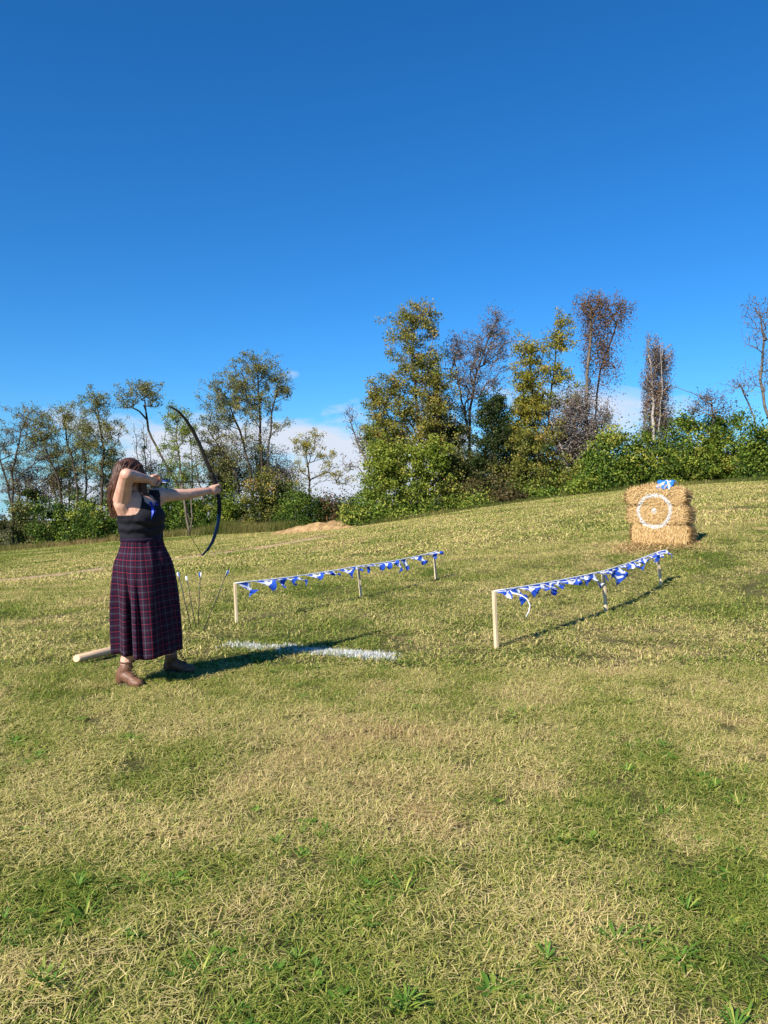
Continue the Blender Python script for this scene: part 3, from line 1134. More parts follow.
tree('vine_tree', 'tall tree draped in hanging rust brown vines, crown jutting to the right', 40, [[(590, 0), (588, 450), (586, 400), (590, 350), (592, 306)], [(596, 0), (594, 430), (600, 370), (622, 312)]],
     [(586, 304, 14, 13), (602, 300, 22, 10), (622, 304, 14, 6), (608, 316, 18, 9), (592, 328, 9, 14), (602, 344, 11, 14), (608, 362, 13, 8, .8), (588, 356, 7, 12, .7), (590, 384, 8, 14, .5)],
     'leaf_rust', 'bark', 200, 3700, .13, .32, .15, .011, 16, group=G_C, hang=.65, tint_mean=.6)
tree('vine_tree', 'grey tangle of leafless vines on leaning stems below the tall vine draped tree', 39.4, [[(584, 0), (580, 460), (574, 420), (568, 392)], [(588, 0), (598, 450), (606, 420), (608, 396)], [(580, 0), (560, 450), (552, 420)]],
     [(574, 404, 22, 20), (590, 424, 24, 20), (562, 424, 20, 18), (580, 446, 30, 16), (606, 410, 6, 16, .5)], 'leaf_grey', 'bark_pale', 300, 5200, .14, .30, .10, .010, 17, group=G_C, hang=.25)
tree('dead_snag', 'dead broken trunk wrapped in grey brown vines standing alone right of centre', 38, [[(655, 0), (654, 440), (652, 390), (650, 350), (649, 333)], [(660, 0), (660, 430), (662, 380), (660, 346)]],
     [(654, 350, 9, 14), (662, 362, 9, 12), (651, 374, 9, 18), (660, 388, 10, 16), (652, 402, 9, 18), (662, 416, 12, 16), (668, 350, 6, 8, .7), (650, 428, 12, 10)],
     'leaf_vine', 'bark_pale', 210, 6000, .12, .20, .14, .010, 18, group=G_R, hang=.5, depth=.55, tint_mean=.55)
tree('bare_tree', 'bare grey twigged tree at the right edge of the photo', 37, [[(770, 0), (768, 420), (760, 380), (764, 340), (758, 305)], [(774, 0), (776, 400), (786, 350)], [(768, 0), (750, 405), (738, 384)]],
     [(762, 312, 22, 18), (784, 330, 22, 24), (754, 336, 12, 14, .7), (742, 384, 18, 14), (768, 370, 18, 18), (790, 380, 20, 22)], 'leaf_grey', 'bark', 260, 750, .11, .34, .13, .009, 19, group=G_R)
tree('bare_tree', 'small nearly bare tree rising out of the right hedge', 37, [[(716, 0), (714, 430), (712, 405), (708, 390)]],
     [(708, 400, 18, 12), (722, 408, 14, 12), (696, 410, 10, 10), (672, 388, 8, 8, .3)], 'leaf_rust', 'bark', 80, 420, .12, .3, .07, .009, 20, group=G_R)
tree('thin_tree', 'thin tree filling the gap between the slim tree and the archer, pale leaves', 54, [[(84, 0), (86, 480), (84, 450), (80, 420)]],
     [(80, 428, 18, 24), (92, 448, 20, 20), (72, 460, 20, 18), (100, 474, 18, 14), (116, 466, 12, 18)], 'leaf_lime', 'bark', 120, 2200, .13, .4, .09, .012, 21, group=G_L, tint_mean=.6)
tree('thin_tree', 'thin multi stemmed tree behind the bow hand', 50, [[(214, 0), (216, 480), (210, 450)], [(208, 0), (200, 480), (196, 456)]],
     [(206, 456, 18, 18), (222, 470, 18, 16), (192, 476, 14, 16)], 'leaf_olive', 'bark', 90, 1900, .14, .4, .09, .012, 22, group=G_L)

for (tx, ty, rx, ry, dd, lf, nlv, lab, sd_) in (
        (30, 478, 30, 18, 55, 'leaf_grey', 1500, 'grey twiggy thicket at the far left below the thin tree', 61),
        (64, 470, 24, 24, 55, 'leaf_brown', 2200, 'brownish twiggy thicket between the slanting thin tree and the slim tree', 62),
        (118, 476, 22, 22, 55, 'leaf_olive', 2200, 'olive thicket close to the left of the archer\'s head', 63),
        (160, 480, 22, 18, 54, 'leaf_grey', 1500, 'grey twiggy thicket behind the drawn arrow', 64),
        (226, 466, 22, 26, 51, 'leaf_brown', 2600, 'thicket of thin stems left of the biggest left tree', 65),
        (262, 464, 20, 26, 51, 'leaf_olive', 1900, 'thicket of thin stems below the biggest left tree', 66),
        (284, 476, 16, 18, 50, 'leaf_grey', 900, 'pale twiggy thicket between the biggest left tree and the small yellow tree', 67)):
    tree('thicket', lab, dd, [[(tx, 0), (tx - 4, ty + 8), (tx - 8, ty - ry)], [(tx + 5, 0), (tx + 6, ty), (tx + 10, ty - ry * .8)], [(tx - 4, 0), (tx - 12, ty + 4), (tx - 18, ty - ry * .5)]],
         [(tx, ty, rx, ry), (tx, ty + 14, rx * 1.15, 16), (tx - rx * .4, ty - ry * .6, rx * .5, ry * .5, .7)], lf, 'bark', 130, nlv * 2, .14, .42, .06, .011, sd_, group='thickets among the left trees', cat='thicket')

for (tx, ty, rx, ry, dd, lf, nlv, tmn, lab, sd_) in (
        (446, 440, 26, 34, 42, 'leaf_mixed', 5200, .35, 'leafy olive tree standing behind the almost bare purple grey tree', 71),
        (516, 446, 24, 30, 42, 'leaf_green', 5200, .3, 'dark leafy tree standing behind the cedar and the yellow crowned tree', 72),
        (572, 452, 26, 24, 41.5, 'leaf_mixed', 4600, .3, 'leafy tree standing behind the grey vine tangle', 73),
        (384, 450, 22, 40, 41.5, 'leaf_lime', 4600, .35, 'yellow green tree at the back left of the central trees', 74),
        (466, 470, 30, 20, 40.6, 'leaf_olive', 4200, .35, 'low olive tree left of the cedar foot', 75)):
    tree('leafy_tree', lab, dd, [[(tx, 0), (tx - 2, ty + 10), (tx + 2, ty - ry * .7)]],
         [(tx, ty, rx, ry), (tx, ty + 24, rx * 1.1, 16), (tx - rx * .5, ty - ry * .5, rx * .55, ry * .45, .7), (tx + rx * .5, ty - ry * .3, rx * .5, ry * .45, .7)], lf, 'bark_dark', 120, nlv, .17, .42, .11, .012, sd_, group=G_C, tint_mean=tmn)

# bushes along the foot of the trees
GB_L, GB_C, GB_R = 'bushes along the left hedge', 'bushes below the central trees', 'bushes of the right hedge'
B = 'bush'
bush(B, 'grey green bush at the far left edge below the thin tree', 51, [(12, 522, 24, 20), (-14, 520, 24, 22), (30, 530, 20, 14)], 'leaf_olive', 4200, .17, 31, GB_L, tint_mean=.3)
bush(B, 'dark green bush second from the left edge', 50.5, [(56, 524, 24, 18), (44, 510, 16, 12), (72, 530, 18, 14)], 'leaf_green', 4200, .17, 32, GB_L, tint_mean=.3)
bush(B, 'rounded green bush directly behind the archer', 50, [(98, 518, 24, 22), (84, 528, 20, 16), (112, 500, 14, 14), (118, 528, 18, 16)], 'leaf_green', 5200, .17, 33, GB_L, tint_mean=.38)
bush(B, 'dark bush hidden mostly behind the archer', 49.5, [(146, 518, 26, 20), (134, 524, 20, 18), (160, 528, 16, 14)], 'leaf_green', 3600, .17, 34, GB_L, tint_mean=.25)
bush(B, 'green bush right of the archer below the outstretched arm', 49, [(184, 512, 22, 20), (172, 524, 16, 16), (198, 522, 18, 18)], 'leaf_green', 4800, .17, 35, GB_L, tint_mean=.45)
bush(B, 'yellow green bush behind the lower limb of the bow', 48, [(228, 508, 22, 20), (216, 518, 18, 18), (244, 520, 18, 18), (232, 490, 14, 12)], 'leaf_lime', 4600, .16, 36, GB_L, tint_mean=.25)
bush(B, 'olive bush at the foot of the biggest left tree', 47, [(264, 502, 24, 22), (250, 514, 18, 16), (280, 514, 16, 16), (262, 482, 16, 14)], 'leaf_mixed', 4600, .16, 37, GB_L, tint_mean=.25)
bush(B, 'dark green bush with russet top below the small yellow tree', 45, [(308, 506, 26, 18), (294, 514, 16, 14), (328, 510, 20, 16), (300, 496, 16, 10)], 'leaf_green', 5200, .15, 38, GB_L, tint_mean=.28)
bush(B, 'small russet bush beside the soil bank', 44.4, [(328, 504, 14, 9), (338, 512, 12, 9), (318, 510, 10, 9)], 'leaf_rust', 1500, .14, 39, GB_L)
bush(B, 'low dark bush at the right end of the left hedge', 44, [(350, 508, 14, 14), (340, 516, 12, 10)], 'leaf_cedar', 2300, .15, 40, GB_L)
for (bx, by, rx, ry, dd, lf, nlv, tm_, lab, sd_) in (
        (32, 506, 24, 17, 54, 'leaf_green', 3600, .3, 'tall dark green bush at the back of the far left hedge', 81),
        (78, 504, 24, 17, 54, 'leaf_green', 3600, .35, 'tall green bush at the back of the hedge left of the archer', 82),
        (128, 503, 24, 17, 53.5, 'leaf_green', 3600, .3, 'tall bush showing behind the archer\'s shoulder', 83),
        (176, 500, 22, 17, 53, 'leaf_green', 3600, .4, 'tall green bush below the drawn arrow', 84),
        (214, 496, 20, 17, 52, 'leaf_green', 3600, .35, 'tall green bush right behind the bow grip', 85),
        (282, 494, 22, 16, 49, 'leaf_olive', 3200, .35, 'tall olive bush between the biggest left tree and the russet topped bush', 86)):
    bush(B, lab, dd, [(bx, by, rx, ry), (bx - 14, by + 8, rx * .7, ry * .8), (bx + 14, by + 6, rx * .7, ry * .8), (bx + 3, by - 8, rx * .5, ry * .6)], lf, nlv, .17, sd_, GB_L, tint_mean=tm_)
bush(B, 'bright green bush at the left foot of the central trees', 39, [(372, 506, 14, 18), (358, 516, 14, 12), (386, 514, 16, 14)], 'leaf_green', 3900, .16, 41, GB_C, tint_mean=.5)
bush(B, 'shaded green bush under the low yellow green tree', 38.4, [(412, 508, 22, 16), (398, 516, 16, 12), (430, 512, 16, 12)], 'leaf_green', 3900, .15, 42, GB_C, tint_mean=.4)
bush(B, 'olive bush below the bare tall tree', 38.6, [(450, 492, 22, 18), (438, 506, 18, 12), (466, 502, 18, 12), (452, 474, 16, 12)], 'leaf_mixed', 4400, .15, 43, GB_C, tint_mean=.2)
bush(B, 'dark brownish green bush at the foot of the cedar', 38.4, [(488, 490, 24, 18), (474, 502, 16, 10), (506, 498, 18, 10)], 'leaf_brown', 4400, .15, 44, GB_C, tint_mean=.25)
bush(B, 'low leafy green bush in front of the cedar', 37.4, [(470, 504, 16, 8), (484, 506, 14, 6), (456, 508, 12, 6)], 'leaf_green', 1900, .14, 45, GB_C, tint_mean=.55)
bush(B, 'fresh green bush between the yellow tree and the grey vines', 38, [(556, 484, 22, 16), (540, 496, 16, 8), (574, 490, 18, 12)], 'leaf_green', 4200, .15, 46, GB_C, tint_mean=.5)
bush(B, 'bright green bush left of the straw bales', 37.6, [(598, 470, 20, 20), (586, 484, 18, 12), (612, 478, 16, 14), (590, 454, 14, 12)], 'leaf_green', 5000, .15, 47, GB_C, tint_mean=.5)
bush(B, 'bushy green growth behind the straw bales', 37.2, [(622, 456, 18, 22), (610, 440, 14, 14), (634, 474, 18, 14), (616, 480, 18, 12)], 'leaf_green', 5000, .15, 48, GB_R, tint_mean=.45)
bush(B, 'yellowish green bush at the foot of the dead vine wrapped trunk', 36.8, [(654, 446, 20, 18), (644, 462, 18, 16), (668, 462, 18, 18)], 'leaf_lime', 4700, .15, 49, GB_R, tint_mean=.2)
bush(B, 'tall green hedge bush right of the dead vine wrapped trunk', 36.8, [(690, 424, 15, 18), (684, 446, 20, 18), (698, 460, 20, 18), (676, 466, 16, 12)], 'leaf_green', 5600, .15, 50, GB_R, tint_mean=.5)
bush(B, 'broad light green hedge bush under the small bare tree', 36.6, [(722, 440, 20, 18), (712, 456, 20, 18), (732, 462, 18, 14), (716, 424, 14, 10)], 'leaf_lime', 5600, .15, 51, GB_R, tint_mean=.18)
bush(B, 'green hedge bush at the right edge of the photo', 36.4, [(752, 436, 20, 16), (746, 456, 18, 16), (764, 454, 18, 18), (744, 420, 12, 10)], 'leaf_green', 5400, .15, 52, GB_R, tint_mean=.45)
bush(B, 'hedge bush reaching out of the frame on the right', 36.4, [(790, 440, 22, 24), (778, 452, 18, 18), (806, 450, 20, 20)], 'leaf_green', 3800, .15, 53, GB_R, tint_mean=.4)
bush(B, 'green undergrowth below the yellow crowned tree', 38.2, [(520, 490, 18, 12), (530, 496, 16, 8), (508, 500, 14, 7)], 'leaf_green', 2600, .14, 54, GB_C, tint_mean=.35)

# rank grass along the foot of the hedge
def edge_path():
    pts = [(-60, 53), (0, 50.5), (60, 49.6), (120, 49), (170, 47.8), (215, 46.4), (260, 45.2), (300, 43.6), (350, 42), (375, 37.8), (430, 37), (500, 36.9), (560, 36.6), (620, 36), (680, 35.4), (740, 35.2), (820, 35)]
    return np.array([[(a - 384) / F_PX * d, d] for a, d in pts])


ep = edge_path()
V, T = [], []
for a, b in zip(ep[:-1], ep[1:]):
    ln0 = np.linalg.norm(b - a)
    n = int(ln0 * 900)
    t_ = RNG.uniform(0, 1, n)
    off = RNG.normal(0, .38, n)
    d = (b - a) / ln0
    X = a[0] + (b[0] - a[0]) * t_ - d[1] * off
    Y = a[1] + (b[1] - a[1]) * t_ + d[0] * off
    hgt = (.25 + .75 * fbm(X * .5, Y * .5, 81, 3) ** 1.5) * RNG.uniform(.5, 1.2, n)
    tall = 1.0 + .9 * np.exp(-((X + 9.5) / 3.2) ** 2)
    hgt = hgt * np.where(X < -2, tall * .72, .42)
    Z = ground(X, Y)
    az = RNG.uniform(0, 2 * np.pi, n)
    w = RNG.uniform(.006, .015, n)
    le = RNG.uniform(.15, .95, n)
    p0 = np.stack([X - w * np.sin(az), Y + w * np.cos(az), Z - .03], -1)
    p1 = np.stack([X + w * np.sin(az), Y - w * np.cos(az), Z - .03], -1)
    p2 = np.stack([X + np.cos(az) * hgt * le, Y + np.sin(az) * hgt * le, Z + hgt], -1)
    V.append(np.stack([p0, p1, p2], 1).reshape(-1, 3))
    tt = np.clip(fbm(X * .4, Y * .4, 91, 3) * 1.1 - .1 + RNG.normal(0, .18, n) + np.where(X < -14, .10, -.18) - np.where(X > -1, .2, 0), 0, 1)
    T.append(np.repeat(tt, 3))
V, T = np.concatenate(V), np.concatenate(T)
me = mesh_np('tall_grass', V, [np.arange(len(V)).reshape(-1, 3)], {'tint': T})
tag(obj('tall_grass', me, M['straw_tall']), 'tall unmown yellowing grass along the foot of the hedge', kind='stuff')

# heaped soil bank at the end of the track
c0, c1 = foot(262, 42.0), foot(366, 38.6)
nu, nv = 60, 18
V = []
for i in range(nu):
    for j in range(nv):
        u, v = i / (nu - 1), j / (nv - 1) * 2 - 1
        p = c0 * (1 - u) + c1 * u
        x, y = p[0] + v * .25, p[1] + v * 1.1
        hh = (1 - v * v) ** .8 * math.sin(math.pi * min(1, u * 1.0 + .02)) ** .6 * (.2 + 1.0 * u)
        hh *= .25 + 1.3 * float(fbm(np.array([u * 8.]), np.array([v * 2.2 + 3]), 5, 4)[0])
        V.append((x, y, gz(x, y) - .06 + hh * .7))
ii = (np.arange(nu - 1)[:, None] * nv + np.arange(nv - 1)[None]).ravel()
me = mesh_np('soil_bank', V, [np.stack([ii, ii + nv, ii + nv + 1, ii + 1], -1)], smooth=True)
tag(obj('soil_bank', me, M['soil']), 'low heap of bare tan soil in front of the left hedge', kind='structure')


# ------------------------------------------------------------------ small builders
def box_bm(bm, c, sx, sy, sz, mat3=None):
    r = bmesh.ops.create_cube(bm, size=1)
    for v in r['verts']:
        p = Vector((v.co.x * sx, v.co.y * sy, v.co.z * sz))
        if mat3 is not None:
            p = mat3 @ p
        v.co = p + Vector(c)
    return r['verts']


def path_tube(name, pts, radii, sides=8, flat=None, up=(0, 0, 1)):
    """one tube along a path; flat=(a,b) scales the section along the side and the up axis"""
    pts = [np.asarray(p, float) for p in pts]
    n = len(pts)
    if not hasattr(radii, '__len__'):
        radii = [radii] * n
    V, Fq = [], []
    up = np.asarray(up, float)
    for i in range(n):
        d = pts[min(i + 1, n - 1)] - pts[max(i - 1, 0)]
        d /= np.linalg.norm(d)
        s = np.cross(d, up)
        if np.linalg.norm(s) < 1e-4:
            s = np.cross(d, (1, 0, 0))
        s /= np.linalg.norm(s)
        w = np.cross(s, d)
        fa, fb = flat if flat else (1, 1)
        for k in range(sides):
            a = 2 * math.pi * k / sides
            V.append(pts[i] + (s * math.cos(a) * fa + w * math.sin(a) * fb) * radii[i])
    for i in range(n - 1):
        for k in range(sides):
            k2 = (k + 1) % sides
            Fq.append((i * sides + k, i * sides + k2, (i + 1) * sides + k2, (i + 1) * sides + k))
    me = mesh_np(name, V, [np.array(Fq)], smooth=True)
    bm = bmesh.new()
    bm.from_mesh(me)
    bm.verts.ensure_lookup_table()
    bm.faces.new([bm.verts[k] for k in range(sides)][::-1])
    bm.faces.new([bm.verts[(n - 1) * sides + k] for k in range(sides)])
    bm.to_mesh(me)
    bm.free()
    return me


def join_meshes(name, meshes):
    bm = bmesh.new()
    for m in meshes:
        bm.from_mesh(m)
    me = bpy.data.meshes.new(name)
    bm.to_mesh(me)
    bm.free()
    return me


# ------------------------------------------------------------------ stakes and bunting
def stake(base_px, base_py, D, top_px, top_py, label, group, wd=.034):
    b = foot(base_px, D)
    t = at(top_px, top_py, D)
    h = np.linalg.norm(t - b)
    bm = bmesh.new()
    vs = box_bm(bm, (0, 0, h / 2), wd, wd * .8, h)
    low = box_bm(bm, (0, 0, -.06), wd, wd * .8, .12)
    for v in low:
        if v.co.z < -.05:
            v.co.x *= .15
            v.co.y *= .15
        else:
            v.co.z = -.001
    bmesh.ops.bevel(bm, geom=[e for e in bm.edges], offset=.002, segments=1, affect='EDGES')
    me = bpy.data.meshes.new('wooden_stake')
    bm.to_mesh(me)
    bm.free()
    o = obj('wooden_stake', me, M['stake'], loc=b)
    d = Vector(t - b).normalized()
    o.rotation_euler = (d.to_track_quat('Z', 'Y').to_matrix() @ Matrix.Rotation(R(30), 3, 'Z')).to_euler()
    tag(o, label, 'stake', group)
    return t


G_S = 'wooden stakes holding up the bunting'
right_tops = [
    stake(497, 652, 7.0, 494, 591, 'nearest wooden stake, at the lower left end of the right bunting', G_S, .036),
    stake(607, 613, 9.0, 603, 571, 'middle wooden stake of the right bunting', G_S, .036),
    stake(662, 586, 11.0, 657, 552, 'far wooden stake of the right bunting, in front of the straw bales', G_S, .036)]
left_tops = [
    stake(236, 626, 8.5, 235, 583, 'wooden stake at the near left end of the left bunting', G_S),
    stake(361, 597, 10.5, 358, 566, 'middle wooden stake of the left bunting', G_S),
    stake(436, 579, 12.3, 434, 552, 'far wooden stake at the upper right end of the left bunting', G_S)]


def pennant(parent, p0, p1, length, theta, side, seed, origin, tri=True, curl=.6, crumple=.02):
    """cloth flag whose top edge follows the cord from p0 to p1, blown out by angle theta from hanging"""
    rng = np.random.default_rng(seed)
    nu, nv = 9, 8
    p0, p1 = np.asarray(p0), np.asarray(p1)
    e = p1 - p0
    V, UV = [], []
    ph = rng.uniform(0, 6.28, 4)
    skew = rng.uniform(-.25, .35)
    for j in range(nv):
        v = j / (nv - 1)
        for i in range(nu):
            u = i / (nu - 1)
            uu = .5 + (u - .5) * (1 - .93 * v) if tri else u
            th = theta + curl * v * math.sin(ph[0] + 2.5 * u) + .22 * math.sin(ph[1] + 5 * u + 2 * v) * v
            th = min(th, 1.62)
            rad = length * v
            out = np.asarray(side) * math.sin(th) * rad + np.array([0, 0, -1]) * math.cos(th) * rad
            rip = crumple * v * np.array([math.sin(ph[2] + 9 * u + 4 * v), math.cos(ph[3] + 8 * u), math.sin(ph[1] + 7 * u + 6 * v)])
            V.append(p0 + e * (uu + skew * v * .5) + out + rip + np.array([0, 0, -.004]) - origin)
            UV.append((uu, 1 - v))
    ii = (np.arange(nv - 1)[:, None] * nu + np.arange(nu - 1)[None]).ravel()
    fc = np.stack([ii, ii + 1, ii + nu + 1, ii + nu], -1)
    me = mesh_np('pennant', V, [fc], smooth=True)
    uvl = me.uv_layers.new(name='UVMap')
    uvl.data.foreach_set('uv', np.array(UV, np.float32)[fc.ravel()].ravel())
    return obj('pennant', me, M['flag'], parent)


def cord_points(tops, sag, n=12, extra=None):
    P_ = []
    for a, b in zip(tops[:-1], tops[1:]):
        for k in range(n):
            f = k / n
            p = a * (1 - f) + b * f
            p = p + np.array([0, 0, -sag * 4 * f * (1 - f)])
            P_.append(p)
    P_.append(tops[-1])
    if extra is not None:
        P_ += list(extra)
    return P_


def along(P_, s):
    P_ = np.asarray(P_)
    seg = np.linalg.norm(np.diff(P_, axis=0), axis=1)
    c = np.concatenate([[0], np.cumsum(seg)])
    return np.array([np.interp(s * c[-1], c, P_[:, k]) for k in range(3)])


WIND = np.array([.95, .22, 0.0])
WIND = WIND / np.linalg.norm(WIND)
# right bunting
base = np.array([*right_tops[0][:2], gz(*right_tops[0][:2])])
rb = empty('bunting', right_tops[0], 'blue and white cross pennant bunting strung over the three right stakes, tangled by wind', 'bunting', 'strings of flag bunting')
tail_end = [right_tops[2] + np.array([.10, .03, .02]), right_tops[2] + np.array([.17, .05, .025])]
rp = cord_points(right_tops, .012, 12, tail_end)
O = np.asarray(right_tops[0])
obj('cord', path_tube('cord', [p - O for p in rp], .0065, 6), M['cord'], rb)
brng = np.random.default_rng(44)
for k in range(23):
    a = k / 23 + brng.uniform(-.005, .005)
    big = k in (1, 9, 12, 13, 16, 23, 26)
    pennant(rb, along(rp, max(a, 0)), along(rp, min(.999, a + brng.uniform(.036, .052))), brng.uniform(.11, .17) + (.05 if big else 0), brng.uniform(1.1, 1.5) if not big else brng.uniform(.8, 1.1),
            WIND, 300 + k, O, k % 3 > 0, .3, .024)
tail = [along(rp, .055)] + [on_plane(px, py, right_tops[0], np.array([0, 1., 0])) for (px, py) in ((512, 593), (521, 595), (527, 599), (530, 605), (529, 611), (526, 617))]
obj('ribbon_tail', path_tube('ribbon_tail', [p - O for p in tail], .006, 6, (1, .2), up=(0, 1, 0)), M['cord'], rb)
# left bunting
lbn = empty('bunting', left_tops[0], 'string of small blue and white cross pennants over the three left stakes', 'bunting', 'strings of flag bunting')
O = np.asarray(left_tops[0])
lp = cord_points(left_tops, .02, 12, [left_tops[2] + np.array([.07, .03, .01])])
obj('cord', path_tube('cord', [p - O for p in lp], .0075, 6), M['cord'], lbn)
for k in range(20):
    a = k / 20 + brng.uniform(-.008, .008) + .008
    hang = k in (0, 14, 15, 17)
    pennant(lbn, along(lp, a), along(lp, min(.999, a + brng.uniform(.036, .046))), brng.uniform(.15, .20), brng.uniform(1.15, 1.45) if not hang else brng.uniform(.45, .7),
            WIND, 400 + k, O, True, .25, .016)



# ------------------------------------------------------------------ straw bales
BC = np.array([4.98, 14.0])
RING_C = np.array([0., 0., 0.])
YAW = R(-37.6 + 2)          # bale front faces the archer
fx = np.array([math.cos(YAW), math.sin(YAW), 0])       # along the bale
fn = np.array([math.sin(YAW), -math.cos(YAW), 0])      # front normal
bgz = gz(*BC)


def bale_mat():
    m, t, out = new_mat('straw_with_sprayed_ring')
    g = t.nodes.new('ShaderNodeNewGeometry')
    n = noise(t, 26, 5, .7)
    tin = attr(t, 'tint')
    f = math_node(t, 'ADD', math_node(t, 'MULTIPLY', tin, .7), math_node(t, 'MULTIPLY', n, .4), clamp=True)
    straw = ramp(t, f, [(0, (.14, .075, .028)), (.35, (.38, .235, .09)), (.65, (.58, .39, .175)), (1, (.74, .56, .30))])
    # sprayed ring and spot: a print on the straw face, placed where it was sprayed
    rc = at(654, 511, BC[1] - .2)

    def dot(vec):
        n_ = t.nodes.new('ShaderNodeVectorMath')
        n_.operation = 'DOT_PRODUCT'
        n_.inputs[1].default_value = vec
        L(t, sub.outputs[0], n_.inputs[0])
        return n_.outputs['Value']
    sub = t.nodes.new('ShaderNodeVectorMath')
    sub.operation = 'SUBTRACT'
    L(t, g.outputs['Position'], sub.inputs[0])
    sub.inputs[1].default_value = tuple(rc)
    a, b = dot(tuple(fx)), dot((0, 0, 1))
    wob = math_node(t, 'MULTIPLY', math_node(t, 'SUBTRACT', noise(t, 7, 3), .5), .05)
    r_ = math_node(t, 'ADD', math_node(t, 'SQRT', math_node(t, 'ADD', math_node(t, 'MULTIPLY', a, a), math_node(t, 'MULTIPLY', b, b))), wob)
    r_ = math_node(t, 'ADD', r_, math_node(t, 'MULTIPLY', math_node(t, 'SUBTRACT', noise(t, 38, 4, .8), .5), .10))
    ring = math_node(t, 'LESS_THAN', math_node(t, 'ABSOLUTE', math_node(t, 'SUBTRACT', r_, .285)), .030)
    spot = math_node(t, 'LESS_THAN', r_, .048)
    mk = math_node(t, 'MAXIMUM', ring, spot)
    front = t.nodes.new('ShaderNodeVectorMath')
    front.operation = 'DOT_PRODUCT'
    front.inputs[1].default_value = tuple(fn)
    L(t, sub.outputs[0], front.inputs[0])
    mk = math_node(t, 'MULTIPLY', mk, math_node(t, 'GREATER_THAN', front.outputs['Value'], -.22))
    mk = math_node(t, 'MULTIPLY', mk, math_node(t, 'MULTIPLY', math_node(t, 'SUBTRACT', noise(t, 30, 3, .7), .36), 8, clamp=True))
    mx = t.nodes.new('ShaderNodeMix')
    mx.data_type = 'RGBA'
    L(t, mk, mx.inputs[0])
    L(t, straw, mx.inputs[6])
    mx.inputs[7].default_value = (.66, .65, .63, 1)
    b_ = principled(t, out, mx.outputs[2], .8, .2)
    return m


M['bale'] = bale_mat()


